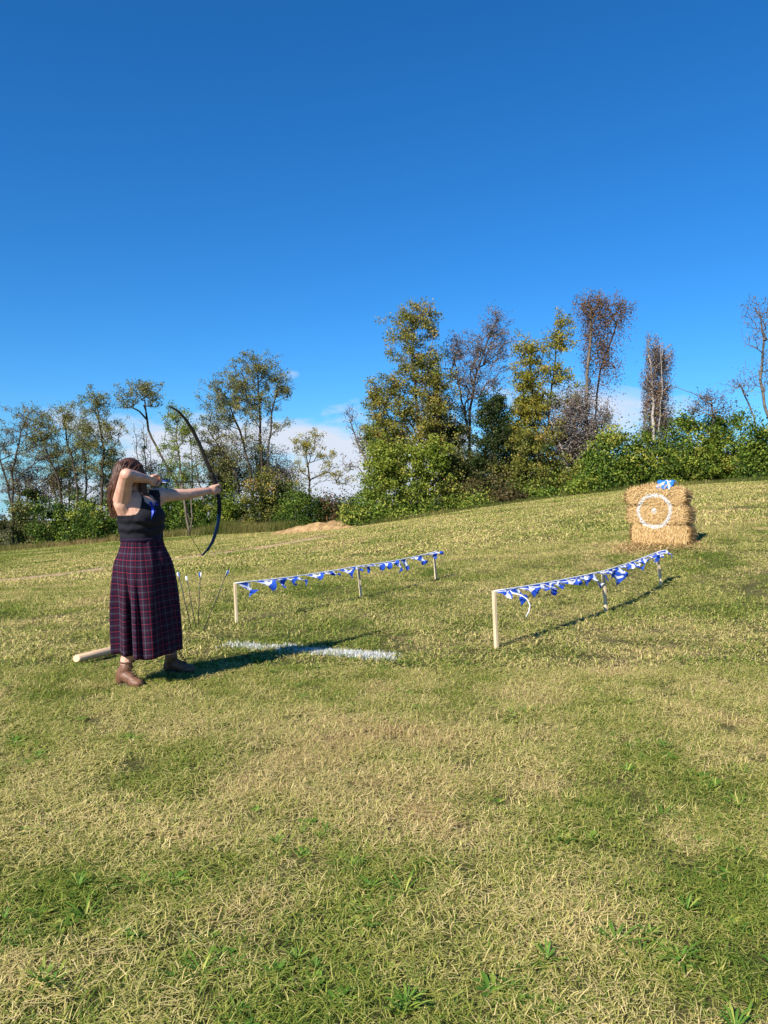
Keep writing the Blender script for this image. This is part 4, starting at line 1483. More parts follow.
def bale(label, cz, length, height, depth, shift, yaw_off, seed, vertical=False, sag=0.0, flat_top=1.0):
    rng = np.random.default_rng(seed)
    ya = YAW + yaw_off
    ax = np.array([math.cos(ya), math.sin(ya), 0])
    an = np.array([math.sin(ya), -math.cos(ya), 0])
    c = np.array([BC[0], BC[1], cz]) + ax * shift
    root = empty('straw_bale', c - np.array([0, 0, height / 2]), label, 'straw bale', 'stacked straw bales')
    O = np.array(root.location)
    bm = bmesh.new()
    bmesh.ops.create_cube(bm, size=1)
    bmesh.ops.subdivide_edges(bm, edges=bm.edges[:], cuts=14, use_grid_fill=True)
    tn = []
    V = np.array([v.co[:] for v in bm.verts])

    def shape(q):
        """q in the unit box -> world; rounded corners, bulges between the twines"""
        p = 6.0
        m = (np.abs(q * 2) ** p).sum(1) ** (1 / p)
        mx_ = np.abs(q * 2).max(1)
        q = q * (mx_ / np.maximum(m, 1e-6))[:, None]
        bul = 1 + .035 * np.cos(q[:, 0] * 2 * np.pi * 1.5) + .05 * (fbm(q[:, 0] * 9 + seed, q[:, 2] * 5 + q[:, 1] * 3, seed, 4) - .5)
        lx, ly, lz = q[:, 0] * length, q[:, 1] * depth * bul, q[:, 2] * height * bul
        lz = lz - sag * (q[:, 0] * 2) ** 2 * (q[:, 2] > 0) * 1.0 * (q[:, 2] * 2)
        return c + lx[:, None] * ax + ly[:, None] * an + lz[:, None] * np.array([0, 0, 1])
    W = shape(V)
    for v, w in zip(bm.verts, W):
        v.co = w - O
    me = bpy.data.meshes.new('bale_body')
    bm.to_mesh(me)
    bm.free()
    a = me.attributes.new('tint', 'FLOAT', 'POINT')
    a.data.foreach_set('value', np.clip(.0 + rng.normal(0, .08, len(me.vertices)), 0, 1).astype(np.float32))
    for p in me.polygons:
        p.use_smooth = True
    obj('bale_body', me, M['bale'], root)
    # loose straws lying on every face
    n = 5200
    q = rng.uniform(-.5, .5, (n, 3))
    face = rng.choice(6, n, p=[.08, .08, .30, .16, .08, .30])
    axs, sg = face // 2, np.where(face % 2 == 0, -.5, .5)
    # faces: x-,x+,front is +an, top is z+
    axs = np.select([face == 0, face == 1, face == 2, face == 3, face == 4, face == 5], [0, 0, 1, 1, 2, 2])
    sg = np.select([face == 0, face == 1, face == 2, face == 3, face == 4, face == 5], [-.5, .5, .5, -.5, -.5, .5])
    q[np.arange(n), axs] = sg
    Pm = shape(q)
    nl_ = np.zeros((n, 3))
    nl_[np.arange(n), axs] = np.sign(sg)
    nw = nl_[:, :1] * ax + nl_[:, 1:2] * an + nl_[:, 2:3] * np.array([0, 0, 1])
    dl = rng.normal(0, 1, (n, 3))
    if vertical:
        dl[:, 2] *= 3.2
    else:
        dl[:, 1] *= 1.3
        dl[:, 0] *= 1.2
    dw = dl[:, :1] * ax + dl[:, 1:2] * an + dl[:, 2:3] * np.array([0, 0, 1])
    dw -= nw * (dw * nw).sum(1, keepdims=True) * .8
    dw /= np.linalg.norm(dw, axis=1, keepdims=True)
    sd = np.cross(nw, dw)
    sd /= np.maximum(np.linalg.norm(sd, axis=1, keepdims=True), 1e-6)
    ln0 = rng.uniform(.05, .17, n)[:, None]
    wd = rng.uniform(.004, .008, n)[:, None]
    lift = rng.uniform(.002, .045, n)[:, None]
    A, Bm, Cc = Pm - dw * ln0 * .5 + nw * .002, Pm + nw * lift, Pm + dw * ln0 * .5 + nw * (lift * rng.uniform(-.2, 1.8, (n, 1)))
    Vv = np.stack([A - sd * wd * .5, A + sd * wd * .5, Bm - sd * wd * .5, Bm + sd * wd * .5, Cc - sd * wd * .3, Cc + sd * wd * .3], 1)
    b0 = np.arange(n) * 6
    fc = np.concatenate([np.stack([b0, b0 + 1, b0 + 3, b0 + 2], -1), np.stack([b0 + 2, b0 + 3, b0 + 5, b0 + 4], -1)])
    me = mesh_np('loose_straw', Vv.reshape(-1, 3) - O, [fc], {'tint': np.repeat(np.clip(rng.beta(2, 1.6, n), 0, 1), 6)})
    tag(obj('loose_straw', me, M['bale'], root), kind='stuff')
    # two twines round the bale
    for s_ in (-.22, .22):
        k = 36
        qq = []
        for i in range(k + 1):
            a_ = 2 * math.pi * i / k
            y_, z_ = math.cos(a_), math.sin(a_)
            mm = max(abs(y_), abs(z_))
            qq.append((s_, .5 * y_ / mm, .5 * z_ / mm))
        W = shape(np.array(qq)) 
        cc = W.mean(0)
        W = cc + (W - cc) * 1.008
        obj('twine', path_tube('twine', [w - O for w in W], .005, 5, up=tuple(ax)), M['twine'], root)
    return root


M['twine'] = plain_mat('bale_twine', (.45, .30, .12), .8)
bale('bottom straw bale of the target stack, loose vertical straw', bgz + .165, 1.06, .345, .46, .06, .02, 1, True)
bale('middle straw bale of the target stack with the white centre spot', bgz + .515, 1.10, .33, .46, .02, -.04, 2)
bale('top straw bale of the target stack under the blue cloth, round shouldered', bgz + .865, 1.07, .35, .44, -.03, .03, 3, sag=.10)

# blue cloth on the top bale
cc = at(668, 484, 13.95)
V, UV = [], []
nu = nv = 12
rng = np.random.default_rng(5)
cx0 = np.array([BC[0], BC[1], 0]) + fx * .13
for j in range(nv):
    for i in range(nu):
        u, v = i / (nu - 1) - .5, j / (nv - 1) - .5
        p = cx0 + fx * (u * (.30 - .10 * max(0, v)) + .02 * math.sin(v * 9)) + fn * (v * .26 + .12)
        over = max(0, v * .26 + .12 - .16)
        z = bgz + 1.088 - over * 1.5 + .025 * math.sin(u * 17 + v * 5) + .018 * math.sin(v * 15 + 1) + .012
        V.append((p[0], p[1], z))
        UV.append((u + .5, v + .5))
O = np.array([cx0[0], cx0[1], bgz + 1.04])
ii = (np.arange(nv - 1)[:, None] * nu + np.arange(nu - 1)[None]).ravel()
fc = np.stack([ii, ii + 1, ii + nu + 1, ii + nu], -1)
me = mesh_np('cloth', np.array(V) - O, [fc], smooth=True)
uvl = me.uv_layers.new(name='UVMap')
uvl.data.foreach_set('uv', np.array(UV, np.float32)[fc.ravel()].ravel())
o = obj('cloth', me, M['flag_light'], loc=O)
md = o.modifiers.new('thick', 'SOLIDIFY')
md.thickness = .004
tag(o, 'crumpled blue and white cloth lying on top of the straw bales', 'cloth')

# straw litter round the foot of the stack
n = 1500
rng = np.random.default_rng(8)
X = BC[0] + fx[0] * rng.uniform(-.8, .8, n) + fn[0] * rng.normal(.28, .18, n)
Y = BC[1] + fx[1] * rng.uniform(-.8, .8, n) + fn[1] * rng.normal(.28, .18, n)
Z = ground(X, Y) + rng.uniform(.01, .05, n)
az = rng.uniform(0, 6.28, n)
d = np.stack([np.cos(az), np.sin(az), rng.normal(0, .25, n)], -1) * rng.uniform(.04, .12, n)[:, None]
s = np.stack([-np.sin(az), np.cos(az), np.zeros(n)], -1) * .004
C = np.stack([X, Y, Z], -1)
V = np.stack([C - d - s, C - d + s, C + d + s, C + d - s], 1).reshape(-1, 3)
me = mesh_np('straw_litter', V, [np.arange(4 * n).reshape(-1, 4)], {'tint': np.repeat(rng.beta(2, 1.6, n), 4)})
tag(obj('straw_litter', me, M['bale']), 'loose straw scattered at the foot of the straw bales', kind='stuff')

# ------------------------------------------------------------------ plank on the grass behind the archer
a, b = ground_hit(76, 666), ground_hit(136, 651)
b = a + (b - a) / np.linalg.norm(b - a) * .62
ln0 = float(np.linalg.norm(b - a))
me = path_tube('wooden_log', [(0, 0, -ln0 / 2), (0, 0, -ln0 / 2 + .012), (0, 0, 0), (0, 0, ln0 / 2 - .012), (0, 0, ln0 / 2)], [.034, .040, .041, .040, .034], 10, (1, .78), up=(0, 1, 0))
mid = (a + b) / 2
mid[2] = gz(*mid[:2]) + .055
o = obj('wooden_log', me, M['plank'], loc=mid)
o.rotation_euler = Vector(b - a).to_track_quat('Z', 'Y').to_euler()
tag(o, 'short pale rounded wooden log lying on the grass behind the archer\'s boots', 'log')

# ------------------------------------------------------------------ arrows
def arrow_mesh_parts(parent, tip, nock, fl_mat, twist=0, point=True):
    O = np.asarray(parent.location)
    tip, nock = np.asarray(tip), np.asarray(nock)
    d = (tip - nock) / np.linalg.norm(tip - nock)
    obj('shaft', path_tube('shaft', [nock - O, (nock + tip) / 2 - O, tip - O], .0046, 6), M['shaft'], parent)
    u = np.cross(d, (0.3, .2, 1))
    u /= np.linalg.norm(u)
    w = np.cross(d, u)
    for k in range(3):
        a_ = twist + 2 * math.pi * k / 3
        e = u * math.cos(a_) + w * math.sin(a_)
        f = np.cross(d, e) * .0008
        p = [nock + d * .02 + e * .004, nock + d * .03 + e * .015, nock + d * .06 + e * .014, nock + d * .09 + e * .004]
        V = [q + f - O for q in p] + [q - f - O for q in p]
        me = mesh_np('fletching', V, [np.array([(0, 1, 2, 3), (7, 6, 5, 4), (0, 4, 5, 1), (1, 5, 6, 2), (2, 6, 7, 3), (3, 7, 4, 0)])])
        obj('fletching', me, M[fl_mat if k else 'fletch_white'], parent)
    if point:
        obj('point', path_tube('point', [tip - O, tip + d * .015 - O, tip + d * .035 - O], [.0045, .004, .0008], 6), M['metal'], parent)


G_A = 'arrows standing in the grass'
for (tx, ty, gx_, gy_, mt, lab) in ((177.5, 570, 192, 632, 'fletch_blue', 'leftmost of the four arrows standing in the grass, leaning left, blue fletching'),
                                    (186, 574, 196, 629, 'fletch_white', 'white fletched arrow second from left among those standing in the grass'),
                                    (200.5, 570, 198, 629, 'fletch_blue', 'upright third arrow standing in the grass, blue and white fletching'),
                                    (229, 568, 203, 632, 'fletch_blue', 'rightmost standing arrow, leaning right towards the left bunting')):
    g = ground_hit(gx_, gy_)
    n = at(tx, ty, g[1] + .06)
    d = (g - n) / np.linalg.norm(g - n)
    e = empty('arrow', g, lab, 'arrow', G_A)
    arrow_mesh_parts(e, g + d * .04, n, mt, twist=tx)

# ------------------------------------------------------------------ the archer
A_DIR = np.array([.562, .827, 0])                       # towards the target
S = np.array([.53, .85, 0]); S /= np.linalg.norm(S)    # along the shoulders
Fw = np.array([.85, -.53, 0]); Fw /= np.linalg.norm(Fw)  # where her chest faces
UP = np.array([0, 0, 1.])
P0 = np.array([-1.73, 5.66, gz(-1.73, 5.66)])
SL, SR = np.array([-1.635, 5.63, 1.41]), np.array([-1.826, 5.40, 1.382])
HL = np.array([-1.314, 6.1, 1.452])
HR = np.array([-1.632, 5.637, 1.510])
EL = np.array([-1.745, 5.255, 1.552])
HC = np.array([-1.79, 5.50, 1.556])                    # head centre
RF = np.array([-1.862, 5.53]); LF = np.array([-1.625, 5.93])
RZ, LZ = gz(*RF), gz(*LF)


def capsule(bm, p, q, r1, r2, seg=12):
    """convex hull of two balls"""
    b2 = bmesh.new()
    for c, r in ((p, r1), (q, r2)):
        rr = bmesh.ops.create_icosphere(b2, subdivisions=2, radius=r)
        for v in rr['verts']:
            v.co += Vector(c)
    h = bmesh.ops.convex_hull(b2, input=b2.verts[:])
    bmesh.ops.delete(b2, geom=[g for g in h['geom_interior'] if isinstance(g, bmesh.types.BMVert)], context='VERTS')
    tmp = bpy.data.meshes.new('t')
    b2.to_mesh(tmp)
    b2.free()
    bm.from_mesh(tmp)
    bpy.data.meshes.remove(tmp)


def ellipsoid(bm, c, rx, ry, rz, ax=None, ay=None, az=None):
    r = bmesh.ops.create_icosphere(bm, subdivisions=3, radius=1)
    ax = np.array([1, 0, 0]) if ax is None else ax
    ay = np.array([0, 1, 0]) if ay is None else ay
    az = np.array([0, 0, 1]) if az is None else az
    for v in r['verts']:
        p = c + ax * v.co.x * rx + ay * v.co.y * ry + az * v.co.z * rz
        v.co = Vector(p)


def loft(bm, rings, n=32):
    """rings: (centre, half along S, half along F)"""
    allv = []
    for (c, a, b) in rings:
        vs = []
        for k in range(n):
            t_ = 2 * math.pi * k / n
            vs.append(bm.verts.new(Vector(c + S * a * math.cos(t_) - Fw * b * math.sin(t_))))
        allv.append(vs)
    for r0, r1 in zip(allv[:-1], allv[1:]):
        for k in range(n):
            bm.faces.new((r0[k], r0[(k + 1) % n], r1[(k + 1) % n], r1[k]))
    bm.faces.new(allv[0][::-1])
    bm.faces.new(allv[-1])


def remesh(bm, name, voxel, smooth_it=4, fac=.5):
    bmesh.ops.recalc_face_normals(bm, faces=bm.faces[:])
    me = bpy.data.meshes.new(name + '_raw')
    bm.to_mesh(me)
    bm.free()
    o = bpy.data.objects.new(name + '_raw', me)
    COL.objects.link(o)
    m = o.modifiers.new('r', 'REMESH')
    m.mode = 'VOXEL'
    m.voxel_size = voxel
    m2 = o.modifiers.new('s', 'SMOOTH')
    m2.iterations = smooth_it
    m2.factor = fac
    dg = bpy.context.evaluated_depsgraph_get()
    res = bpy.data.meshes.new_from_object(o.evaluated_get(dg))
    res.name = name
    bpy.data.objects.remove(o)
    return res


bm = bmesh.new()
c_p = np.array([-1.79, 5.60, 0])
loft(bm, [(np.array([-1.755, 5.60, .80]), .155, .12), (np.array([-1.755, 5.60, .92]), .165, .13), (np.array([-1.75, 5.585, 1.02]), .148, .118), (np.array([-1.745, 5.575, 1.10]), .152, .120),
          (np.array([-1.742, 5.56, 1.19]), .170, .130), (np.array([-1.738, 5.545, 1.27]), .178, .132), (np.array([-1.738, 5.53, 1.34]), .160, .110), (np.array([-1.745, 5.512, 1.395]), .125, .082), (np.array([-1.765, 5.505, 1.44]), .065, .058)])
ellipsoid(bm, np.array([-1.738, 5.545, 1.262]) + Fw * .066, .085, .138, .088, Fw, S, UP)
capsule(bm, (-1.765, 5.51, 1.40), HC - UP * .06, .056, .052)
# head
Hd = A_DIR.copy()
Hs = np.array([Hd[1], -Hd[0], 0])
ellipsoid(bm, HC + UP * .018 - Hd * .012, .098, .076, .098, Hd, Hs, UP)
ellipsoid(bm, HC + Hd * .035 - UP * .035, .062, .060, .078, Hd, Hs, UP)
capsule(bm, HC + Hd * .055 - UP * .088, HC + Hd * .064 - UP * .088, .022, .018)
capsule(bm, HC + Hd * .088 + UP * .01, HC + Hd * .112 - UP * .022, .010, .014)       # nose
for s_ in (-1, 1):
    ellipsoid(bm, HC + Hs * s_ * .076 - UP * .012 - Hd * .012, .018, .008, .030, Hd, Hs, UP)   # ears
    capsule(bm, HC + Hd * .082 + Hs * s_ * .034 + UP * .018, HC + Hd * .084 + Hs * s_ * .030 + UP * .018, .014, .012)
capsule(bm, HC + Hd * .085 - Hs * .02 - UP * .055, HC + Hd * .085 + Hs * .02 - UP * .055, .011, .011)  # mouth
# left arm, stretched out to the bow
hand_dir = (HL - SL) / np.linalg.norm(HL - SL)
wristL = HL - hand_dir * .075
elbL = (SL * .47 + wristL * .53) + np.array([.01, -.01, -.012])
capsule(bm, SL - S * .02, SL + hand_dir * .04, .058, .052)
capsule(bm, SL, elbL, .053, .040)
capsule(bm, elbL, elbL * .45 + wristL * .55, .041, .036)
capsule(bm, elbL * .45 + wristL * .55, wristL, .036, .026)
capsule(bm, SL - UP * .02, np.array([-1.70, 5.56, 1.33]), .055, .06)
# right arm: elbow raised, forearm back to the string
capsule(bm, SR + S * .05, SR, .062, .060)
capsule(bm, SR, EL, .062, .045)
fd = (HR - EL) / np.linalg.norm(HR - EL)
wristR = EL + fd * .262
capsule(bm, EL, EL + fd * .10, .046, .042)
capsule(bm, EL + fd * .10, wristR, .042, .027)
capsule(bm, SR - UP * .03, np.array([-1.80, 5.465, 1.25]), .058, .066)
# right hand: palm, three fingers hooked on the string, little finger, thumb
side = np.cross(fd, UP)
side /= np.linalg.norm(side)
pu = np.cross(side, fd)
palmR = wristR + fd * .045
ellipsoid(bm, palmR, .048, .018, .040, fd, side, pu)
knu = wristR + fd * .082
for i, (dz, l1, l2) in enumerate(((.030, .034, .026), (.010, .038, .028), (-.010, .035, .026), (-.029, .028, .020))):
    k0 = knu + pu * dz
    k1 = k0 + fd * l1 + side * .008
    k2 = k1 - side * .004 + side * l2 * .8 - fd * .004 * i
    k3 = k2 + side * .006 - fd * .020
    capsule(bm, k0 - fd * .02, k0, .0105, .010)
    capsule(bm, k0, k1, .010, .0088)
    capsule(bm, k1, k2, .0088, .008)
    capsule(bm, k2, k3, .008, .0068)
t0 = wristR + fd * .03 + pu * .026 + side * .012
capsule(bm, t0, t0 + fd * .034 + pu * .014 + side * .012, .0125, .0105)
capsule(bm, t0 + fd * .034 + pu * .014 + side * .012, t0 + fd * .060 + pu * .010 + side * .018, .0105, .008)
# left hand: fist closed round the bow grip
ha = hand_dir
hs = np.cross(ha, UP)
hs /= np.linalg.norm(hs)
hu = np.cross(hs, ha)
palmL = HL - ha * .040
ellipsoid(bm, palmL + hs * .012, .042, .020, .040, ha, hs, hu)
ellipsoid(bm, palmL - hs * .014, .036, .018, .038, ha, hs, hu)
for i, (dz, sc) in enumerate(((.030, .95), (.010, 1.0), (-.010, .96), (-.029, .8))):
    k0 = HL - ha * .012 - hs * .030 + hu * dz
    k1 = k0 + ha * .034 * sc + hs * .004
    k2 = k1 + hs * .034 * sc + ha * .006
    k3 = k2 + hs * .016 * sc - ha * .022
    capsule(bm, palmL - hs * .02 + hu * dz * .9, k0, .0115, .0105)
    capsule(bm, k0, k1, .0105, .0095)
    capsule(bm, k1, k2, .0095, .0085)
    capsule(bm, k2, k3, .0085, .007)
t0 = palmL + hs * .020 + hu * .030
capsule(bm, t0, t0 + ha * .034 + hs * .006 + hu * .008, .0135, .011)
capsule(bm, t0 + ha * .034 + hs * .006 + hu * .008, t0 + ha * .058 - hs * .006 + hu * .004, .011, .008)
# legs
hipR, hipL = np.array([-1.795, 5.535, .86]), np.array([-1.715, 5.67, .86])
kneeR, kneeL = np.array([RF[0] + .05, RF[1] + .05, .50]), np.array([LF[0] - .06, LF[1] - .12, .50])
ankR, ankL = np.array([*RF, RZ + .10]), np.array([*LF, LZ + .10])
for hp, kn, an_ in ((hipR, kneeR, ankR), (hipL, kneeL, ankL)):
    capsule(bm, hp, kn, .095, .062)
    cm = kn * .62 + an_ * .38
    capsule(bm, kn, cm, .060, .058)
    capsule(bm, cm, an_, .057, .038)
body = remesh(bm, 'person', .0046, 4, .5)
bv = np.empty(len(body.vertices) * 3, np.float32)
body.vertices.foreach_get('co', bv)
bv = bv.reshape(-1, 3).astype(float)
for mt in (M['skin'], M['lip'], M['eye']):
    body.materials.append(mt)
fcen = np.empty(len(body.polygons) * 3, np.float32)
body.polygons.foreach_get('center', fcen)
fcen = fcen.reshape(-1, 3).astype(float)
mi = np.zeros(len(fcen), np.int32)
rel = fcen - HC
fa, fs, fz = rel @ Hd, rel @ Hs, rel[:, 2]
mi[(fa > .06) & (fa < .12) & (np.abs(fs) < .024) & (np.abs(fz + .055) < .009)] = 1
for s_ in (-1, 1):
    mi[(fa > .06) & (fa < .12) & (np.abs(fs - s_ * .032) < .012) & (np.abs(fz - .018) < .005)] = 2
body.polygons.foreach_set('material_index', mi)
body.polygons.foreach_set('use_smooth', np.ones(len(mi), bool))
bfaces = np.empty(len(body.loops), np.int32)
body.loops.foreach_get('vertex_index', bfaces)
ltot = np.empty(len(body.polygons), np.int32)
body.polygons.foreach_get('loop_total', ltot)
lst = np.empty(len(body.polygons), np.int32)
body.polygons.foreach_get('loop_start', lst)
bnrm = np.empty(len(body.vertices) * 3, np.float32)
body.vertices.foreach_get('normal', bnrm)
bnrm = bnrm.reshape(-1, 3).astype(float)
person = obj('person', body, loc=P0)
body.transform(Matrix.Translation(Vector(-P0)))
tag(person, 'woman archer in black tank top, tartan skirt and brown boots drawing a bow', 'person')

# tank top: the body's own surface, lifted off the skin
tor = fcen - np.array([-1.74, 5.54, 0])
ts, tf = tor @ S, tor @ Fw
z = fcen[:, 2]


def seg_dist(p, a, b):
    ab = b - a
    t_ = np.clip(((p - a) @ ab) / (ab @ ab), 0, 1)
    return np.linalg.norm(p - a - t_[:, None] * ab, axis=1)


arm_d = np.minimum(seg_dist(fcen, SR - S * .02 + UP * .01, EL), np.minimum(seg_dist(fcen, SL + S * .03, elbL), seg_dist(fcen, EL, HR)))
neck = 1.405 + .015 * np.sign(-tf) - .06 * np.exp(-(ts / .055) ** 2) * (tf > 0) + 0 * ts
strap = (np.abs(np.abs(ts) - .074) < .022) & (z < 1.47)
near_hole = (ts < -.03) & (z > 1.283 + .16 * smooth01((ts + .125) / .09))          # low armhole on the drawing side
sel = (z > 1.075) & (z < 1.47) & (arm_d > .070) & (np.abs(ts) < .21) & ((z < 1.315 - .04 * (np.abs(ts) > .14)) | ((z < neck) & (np.abs(ts) < .098)) | strap)
sel &= ~near_hole
sel &= (ltot == 4)
fidx = np.where(sel)[0]
fq = bfaces[lst[fidx][:, None] + np.arange(4)[None]]
uq, inv = np.unique(fq, return_inverse=True)
wr = bv[uq]
wrk = .0075 + .0045 * np.sin(wr[:, 2] * 95 + 7 * fbm(wr[:, 0] * 14, wr[:, 1] * 14 + wr[:, 2] * 5, 3, 2)) * smooth01((1.27 - wr[:, 2]) / .05) + .003 * (fbm(wr[:, 0] * 22, wr[:, 2] * 26, 9, 2) - .5)
me = mesh_np('tank_top', wr + bnrm[uq] * wrk[:, None] - P0, [inv.reshape(-1, 4)], smooth=True)
o = obj('tank_top', me, M['top'], person)
md = o.modifiers.new('thick', 'SOLIDIFY')
md.thickness = .005
md.offset = -1
md = o.modifiers.new('soft', 'SMOOTH')
md.iterations = 12
md.factor = .5

# skirt
nu, nv = 168, 44
SF = np.array([.93, -.37, 0]); SF /= np.linalg.norm(SF)
SS = np.array([.37, .93, 0]); SS /= np.linalg.norm(SS)
wz, hz = 1.105, .268
V, UV = [], []
prng = np.random.default_rng(12)
pph = prng.uniform(0, 6.28, 6)
for j in range(nv):
    t_ = j / (nv - 1)
    zc = wz + (hz - wz) * t_
    c = np.array([-1.745, 5.578, 0]) * (1 - t_) + np.array([-1.728, 5.650, 0]) * t_
    hip = smooth01(t_ / .24)
    a = .130 + (.172 - .130) * hip + (.205 - .172) * smooth01((t_ - .15) / .85) ** .9       # half along F
    b = .163 + (.206 - .163) * hip + (.234 - .206) * smooth01((t_ - .15) / .85)             # half along S
    ex = 2.0 + 2.4 * smooth01((t_ - .05) / .5)
    for i in range(nu):
        th = 2 * math.pi * i / nu
        cf, cs = math.cos(th), math.sin(th)
        rr = (abs(cf) ** ex + abs(cs) ** ex) ** (-1 / ex)
        # pleats at the back and sides, a flat apron in front (cf > .7)
        apron = float(smooth01((cf - .62) / .2))
        pl = th * 12 + 1.1 * math.sin(th * 2 + pph[0]) + .5 * math.sin(th * 5 + pph[3])
        saw = (pl / (2 * math.pi)) % 1.0
        fold = (saw - .5) if saw < .82 else (.32 - (saw - .82) / .18 * .82)
        amp = (.005 + .052 * smooth01((t_ - .12) / .6)) * (1 - apron)
        dr = amp * fold + .012 * t_ * math.sin(th * 4 + pph[1] + 1.5 * t_) + .006 * apron * math.sin(th * 11 + t_ * 3)
        dth = (th - (1.5 * math.pi + .12) + math.pi) % (2 * math.pi) - math.pi
        dr -= .075 * math.exp(-(dth / .10) ** 2) * smooth01((t_ - .25) / .7)
        p = c + SF * cf * rr * (a + dr) + SS * cs * rr * (b + dr)
        zz = zc + (.012 * math.sin(th * 3 + pph[2]) + .010 * (saw - .5) * (1 - apron)) * t_
        V.append(p + np.array([0, 0, zz]) - P0)
        UV.append((th * .235, zc))
fc, uvs = [], []
UV = np.array(UV)
for j in range(nv - 1):
    for i in range(nu):
        i2 = (i + 1) % nu
        fc.append((j * nu + i, (j + 1) * nu + i, (j + 1) * nu + i2, j * nu + i2))
        u0, u1 = UV[j * nu + i, 0], UV[j * nu + i, 0] + 2 * math.pi / nu * .235
        za, zb = UV[j * nu, 1], UV[(j + 1) * nu, 1]
        uvs += [(u0, za), (u0, zb), (u1, zb), (u1, za)]
me = mesh_np('skirt', V, [np.array(fc)], smooth=True)
uvl = me.uv_layers.new(name='UVMap')
uvl.data.foreach_set('uv', np.array(uvs, np.float32).ravel())
o = obj('skirt', me, M['tartan'], person)
md = o.modifiers.new('thick', 'SOLIDIFY')
md.thickness = .004
# waistband
V, fc = [], []
for j, (zz, g_) in enumerate(((1.088, .000), (1.094, .003), (1.108, .003), (1.112, .000))):
    for i in range(64):
        th = 2 * math.pi * i / 64
        c = np.array([-1.745, 5.577, zz])
        V.append(c + SF * math.cos(th) * (.133 + g_) + SS * math.sin(th) * (.166 + g_) - P0)
for j in range(3):
    for i in range(64):
        fc.append((j * 64 + i, j * 64 + (i + 1) % 64, (j + 1) * 64 + (i + 1) % 64, (j + 1) * 64 + i))
me = mesh_np('waistband', V, [np.array(fc)], smooth=True)
obj('waistband', me, M['band'], o)

# boots
for (f2, zg, toe) in ((RF, RZ, np.array([.88, -.47, 0])), (LF, LZ, np.array([.93, -.05, 0]))):
    toe = toe / np.linalg.norm(toe)
    sd = np.array([toe[1], -toe[0], 0])
    c = np.array([*f2, zg])
    bm = bmesh.new()
    kn = kneeR if f2 is RF else kneeL
    shd = (kn - (c + UP * .1))
    shd /= np.linalg.norm(shd)
    capsule(bm, c + UP * .085 - toe * .012, c + UP * .085 + shd * .055, .046, .049)
    capsule(bm, c + UP * .045 - toe * .04, c + UP * .10 - toe * .02, .038, .046)
    capsule(bm, c + UP * .075 + toe * .01, c + UP * .045 + toe * .10, .046, .038)
    capsule(bm, c + UP * .040 + toe * .08 - sd * .008, c + UP * .036 + toe * .140 - sd * .004, .038, .031)
    capsule(bm, c + UP * .036 + toe * .10 + sd * .012, c + UP * .034 + toe * .135 + sd * .008, .034, .030)
    me = remesh(bm, 'boot', .006, 3)
    me.transform(Matrix.Translation(Vector(-P0)))
    for p in me.polygons:
        p.use_smooth = True
    bo = obj('boot', me, M['leather'], person)
    V = []
    outl = []
    for k in range(28):
        a_ = 2 * math.pi * k / 28
        lx = .052 + .118 * math.cos(a_)
        wv = .042 * math.sin(a_) * (1.0 - .22 * (math.cos(a_) < 0) - .12 * math.cos(a_ - .4) ** 4)
        outl.append(c + toe * lx + sd * wv)
    for dz in (.0, .022):
        for q in outl:
            V.append(q + UP * (dz + .002) - P0)
    n = 28
    fc = [(k, (k + 1) % n, n + (k + 1) % n, n + k) for k in range(n)]
    me = mesh_np('sole', V, [np.array(fc)])
    b2 = bmesh.new()
    b2.from_mesh(me)
    b2.verts.ensure_lookup_table()
    b2.faces.new([b2.verts[k] for k in range(n)][::-1])
    b2.faces.new([b2.verts[n + k] for k in range(n)])
    b2.to_mesh(me)
    b2.free()
    obj('sole', me, M['sole'], bo)
    lac = []
    for k in range(6):
        f = k / 5
        q = c + (UP * .088 + toe * .100) * (1 - f) + (UP * .172 + toe * .050) * f
        w = .024
        for sg in (-1, 1):
            lac.append(path_tube('l', [q - sd * w * sg - UP * .006 - toe * .006 - P0, q + toe * .006 - P0, q + sd * w * sg + UP * .008 - toe * .006 - P0], .0028, 5))
    obj('lace', join_meshes('lace', lac), M['lace'], bo)
    cuff = []
    top_c = c + UP * .085 + shd * .092
    obj('cuff', path_tube('cuff', [top_c + (toe * math.cos(a_) + sd * math.sin(a_)) * .050 - P0 for a_ in np.linspace(0, 2 * math.pi, 25)], .006, 6, up=tuple(shd)), M['leather'], bo)

# hair: a cap on the skull and long locks down the back
hv, hf, ht = [], [], []
hr = np.random.default_rng(21)


def lock(pts, r0, tn):
    pts = [np.asarray(p) for p in pts]
    n = len(pts)
    b0 = len(hv)
    for i in range(n):
        d = pts[min(i + 1, n - 1)] - pts[max(i - 1, 0)]
        d /= np.linalg.norm(d)
        s_ = np.cross(d, (.3, .9, .1))
        s_ /= np.linalg.norm(s_)
        w_ = np.cross(s_, d)
        f = i / (n - 1)
        r_ = r0 * (1 - .75 * f ** 2)
        for k in range(4):
            a_ = math.pi / 2 * k
            hv.append(pts[i] + (s_ * math.cos(a_) + w_ * math.sin(a_) * .6) * r_)
            ht.append(np.clip(tn + .25 * f + hr.normal(0, .04), 0, 1))
    for i in range(n - 1):
        for k in range(4):
            k2 = (k + 1) % 4
            hf.append((b0 + 4 * i + k, b0 + 4 * i + k2, b0 + 4 * i + 4 + k2, b0 + 4 * i + 4 + k))


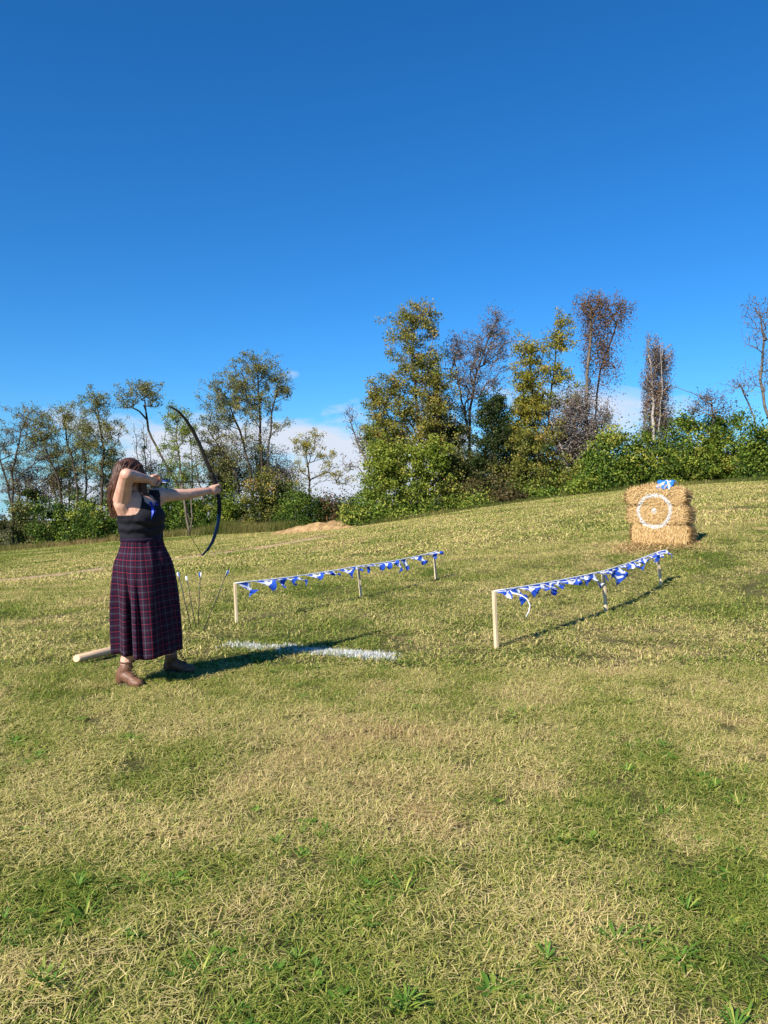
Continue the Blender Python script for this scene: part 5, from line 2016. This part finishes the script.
cap_c = HC + UP * .020 - Hd * .014
BK = -Hd
for k in range(1500):
    # root on the scalp
    while True:
        v = hr.normal(0, 1, 3)
        v /= np.linalg.norm(v)
        va, vz_ = v @ Hd, v[2]
        if vz_ > -.35 and not (va > .45 and vz_ < .62) and not (va > .1 and vz_ < .1):
            break
    root_p = cap_c + Hd * (v @ Hd) * .102 + Hs * (v @ Hs) * .081 + UP * v[2] * .102
    crown_p = cap_c + UP * .108
    ndir = v
    # flows over the skull to the nape, then down the back
    spread = hr.normal(0, 1)
    nape = cap_c + BK * hr.uniform(.075, .118) + Hs * (v @ Hs) * .075 - UP * hr.uniform(.06, .12)
    side_v = (v @ Hs)
    low_z = 1.25 + .16 * hr.uniform() ** 1.3
    endp = np.array([-1.902 + .035 * side_v + hr.normal(0, .012), 5.52 - .03 * side_v + hr.normal(0, .018), 0])
    endp[2] = low_z
    m1 = cap_c + (root_p - cap_c) * .55 + (nape - cap_c) * .55
    m1 = cap_c + (m1 - cap_c) / np.linalg.norm(m1 - cap_c) * .112
    m2 = nape
    m3 = nape * .45 + endp * .55 + np.array([-.010, 0, 0]) + hr.normal(0, .008, 3)
    wv = hr.uniform(0, 6.28)
    ctl = [root_p, m1, m2, m3, endp]
    P_ = []
    for i in range(len(ctl) - 1):
        p_0 = ctl[max(i - 1, 0)]
        p_1, p_2 = ctl[i], ctl[i + 1]
        p_3 = ctl[min(i + 2, len(ctl) - 1)]
        for q in range(4):
            u_ = q / 4
            P_.append(.5 * ((2 * p_1) + (-p_0 + p_2) * u_ + (2 * p_0 - 5 * p_1 + 4 * p_2 - p_3) * u_ ** 2 + (-p_0 + 3 * p_1 - 3 * p_2 + p_3) * u_ ** 3))
    P_.append(ctl[-1])
    P_ = [p + np.array([.010, .006, 0]) * math.sin(wv + i * .75) * max(0, i - 6) / 8 for i, p in enumerate(P_)]
    lock(P_, hr.uniform(.0026, .0048), np.clip(hr.normal(.42, .2), 0, .85))
for k in range(260):     # hair falling past the cheek in front of the shoulder
    a0 = cap_c + Hd * hr.uniform(.0, .05) + Hs * hr.uniform(.062, .078) + UP * hr.uniform(-.01, .06)
    a1 = HC + Hd * hr.uniform(.0, .06) + Hs * hr.uniform(.078, .092) - UP * .06
    a2 = HC + Hd * hr.uniform(.0, .07) + Hs * hr.uniform(.07, .10) - UP * hr.uniform(.14, .17)
    a3 = HC + Hd * hr.uniform(.0, .06) + Hs * hr.uniform(.07, .11) - UP * hr.uniform(.20, .25)
    lock([a0, a0 * .5 + a1 * .5 + Hs * .008, a1, a1 * .5 + a2 * .5, a2, a2 * .5 + a3 * .5, a3], hr.uniform(.0024, .0042), np.clip(hr.normal(.4, .2), 0, .85))
me = mesh_np('hair', np.array(hv) - P0, [np.array(hf)], {'tint': ht}, True)
hair = obj('hair', me, M['hair'], person)
bm = bmesh.new()
r = bmesh.ops.create_icosphere(bm, subdivisions=4, radius=1)
for v in bm.verts:
    p = np.array(v.co)
    v.co = Vector(cap_c + Hd * p[0] * .103 + Hs * p[1] * .081 + UP * p[2] * .103 - P0)
kill = []
for v in bm.verts:
    q = np.array(v.co) + P0 - cap_c
    if (q @ Hd > .045 and q[2] < .062) or (q @ Hd > .0 and q[2] < .0) or q[2] < -.06:
        kill.append(v)
bmesh.ops.delete(bm, geom=kill, context='VERTS')
me = bpy.data.meshes.new('hair_cap')
bm.to_mesh(me)
bm.free()
at_ = me.attributes.new('tint', 'FLOAT', 'POINT')
at_.data.foreach_set('value', np.full(len(me.vertices), .25, np.float32))
for p in me.polygons:
    p.use_smooth = True
obj('hair_cap', me, M['hair'], person)

# blue ribbon hanging at the neckline
rc = np.array([-1.738, 5.53, 1.345]) + Fw * .128 + S * -.01
rib = []
for (du, dz, le) in ((-.03, .035, 1), (.03, .04, 1)):
    rib.append(path_tube('l', [rc - P0, rc + S * du + UP * dz * .6 + Fw * .02 - P0, rc + S * du * 1.4 + UP * dz * .1 + Fw * .022 - P0, rc - UP * .006 + Fw * .01 - P0], .010, 6, (1, .25)))
for (du, dz) in ((-.018, -.10), (.022, -.085)):
    rib.append(path_tube('l', [rc - P0, rc + S * du * .5 + UP * dz * .5 + Fw * .022 - P0, rc + S * du + UP * dz + Fw * .012 - P0], .010, 6, (1, .25)))
obj('ribbon', join_meshes('ribbon', rib), M['ribbon'], person)

# ------------------------------------------------------------------ bow and nocked arrow
pn = np.array([A_DIR[1], -A_DIR[0], 0])
pn /= np.linalg.norm(pn)
lim = [(169, 406.5), (173, 408), (179, 412), (186, 420), (193, 431), (199, 443), (204, 455), (208.5, 466), (212.5, 476), (216, 484)]
low = [(217.5, 491), (219, 500), (219.5, 510), (218.5, 521), (216, 532), (212.5, 542), (207.5, 550), (202, 555.5)]
U3 = [on_plane(a, b, HL + A_DIR * .012, pn) for a, b in lim]
L3 = [on_plane(a, b, HL + A_DIR * .012, pn) for a, b in low]
bow = empty('bow', HL + A_DIR * .012, 'black recurve bow held out in the archer\'s left hand', 'bow')
O = np.array(bow.location)
upr = [.011, .013, .0155, .0175, .019, .020, .0205, .021, .019, .0165]
obj('limb', path_tube('limb', [p - O for p in U3[:9]], upr[:9], 10, (1.0, .42), up=tuple(A_DIR)), M['bow'], bow)
obj('limb', path_tube('limb', [p - O for p in L3[2:]], [.020, .0195, .0185, .017, .014, .010], 10, (1.0, .42), up=tuple(A_DIR)), M['bow'], bow)
obj('grip', path_tube('grip', [p - O for p in [U3[7] * .4 + U3[8] * .6, U3[8], U3[9], L3[0], L3[1], L3[2], L3[3] * .3 + L3[2] * .7]], [.018, .019, .0175, .0165, .017, .019, .018], 12, (.85, 1.0), up=tuple(A_DIR)), M['bow_grip'], bow)
nock = HR + fd * .0 + np.array([0, 0, .0])
obj('string', path_tube('string', [U3[0] - O, nock - O, L3[-1] - O], .0022, 6), M['string'], bow)
tipp = nock + A_DIR * .56 + UP * (.0)
ar = empty('arrow', nock, 'arrow drawn back on the bow string in front of the archer\'s face', 'arrow')
arrow_mesh_parts(ar, tipp, nock, 'fletch_blue', .4)
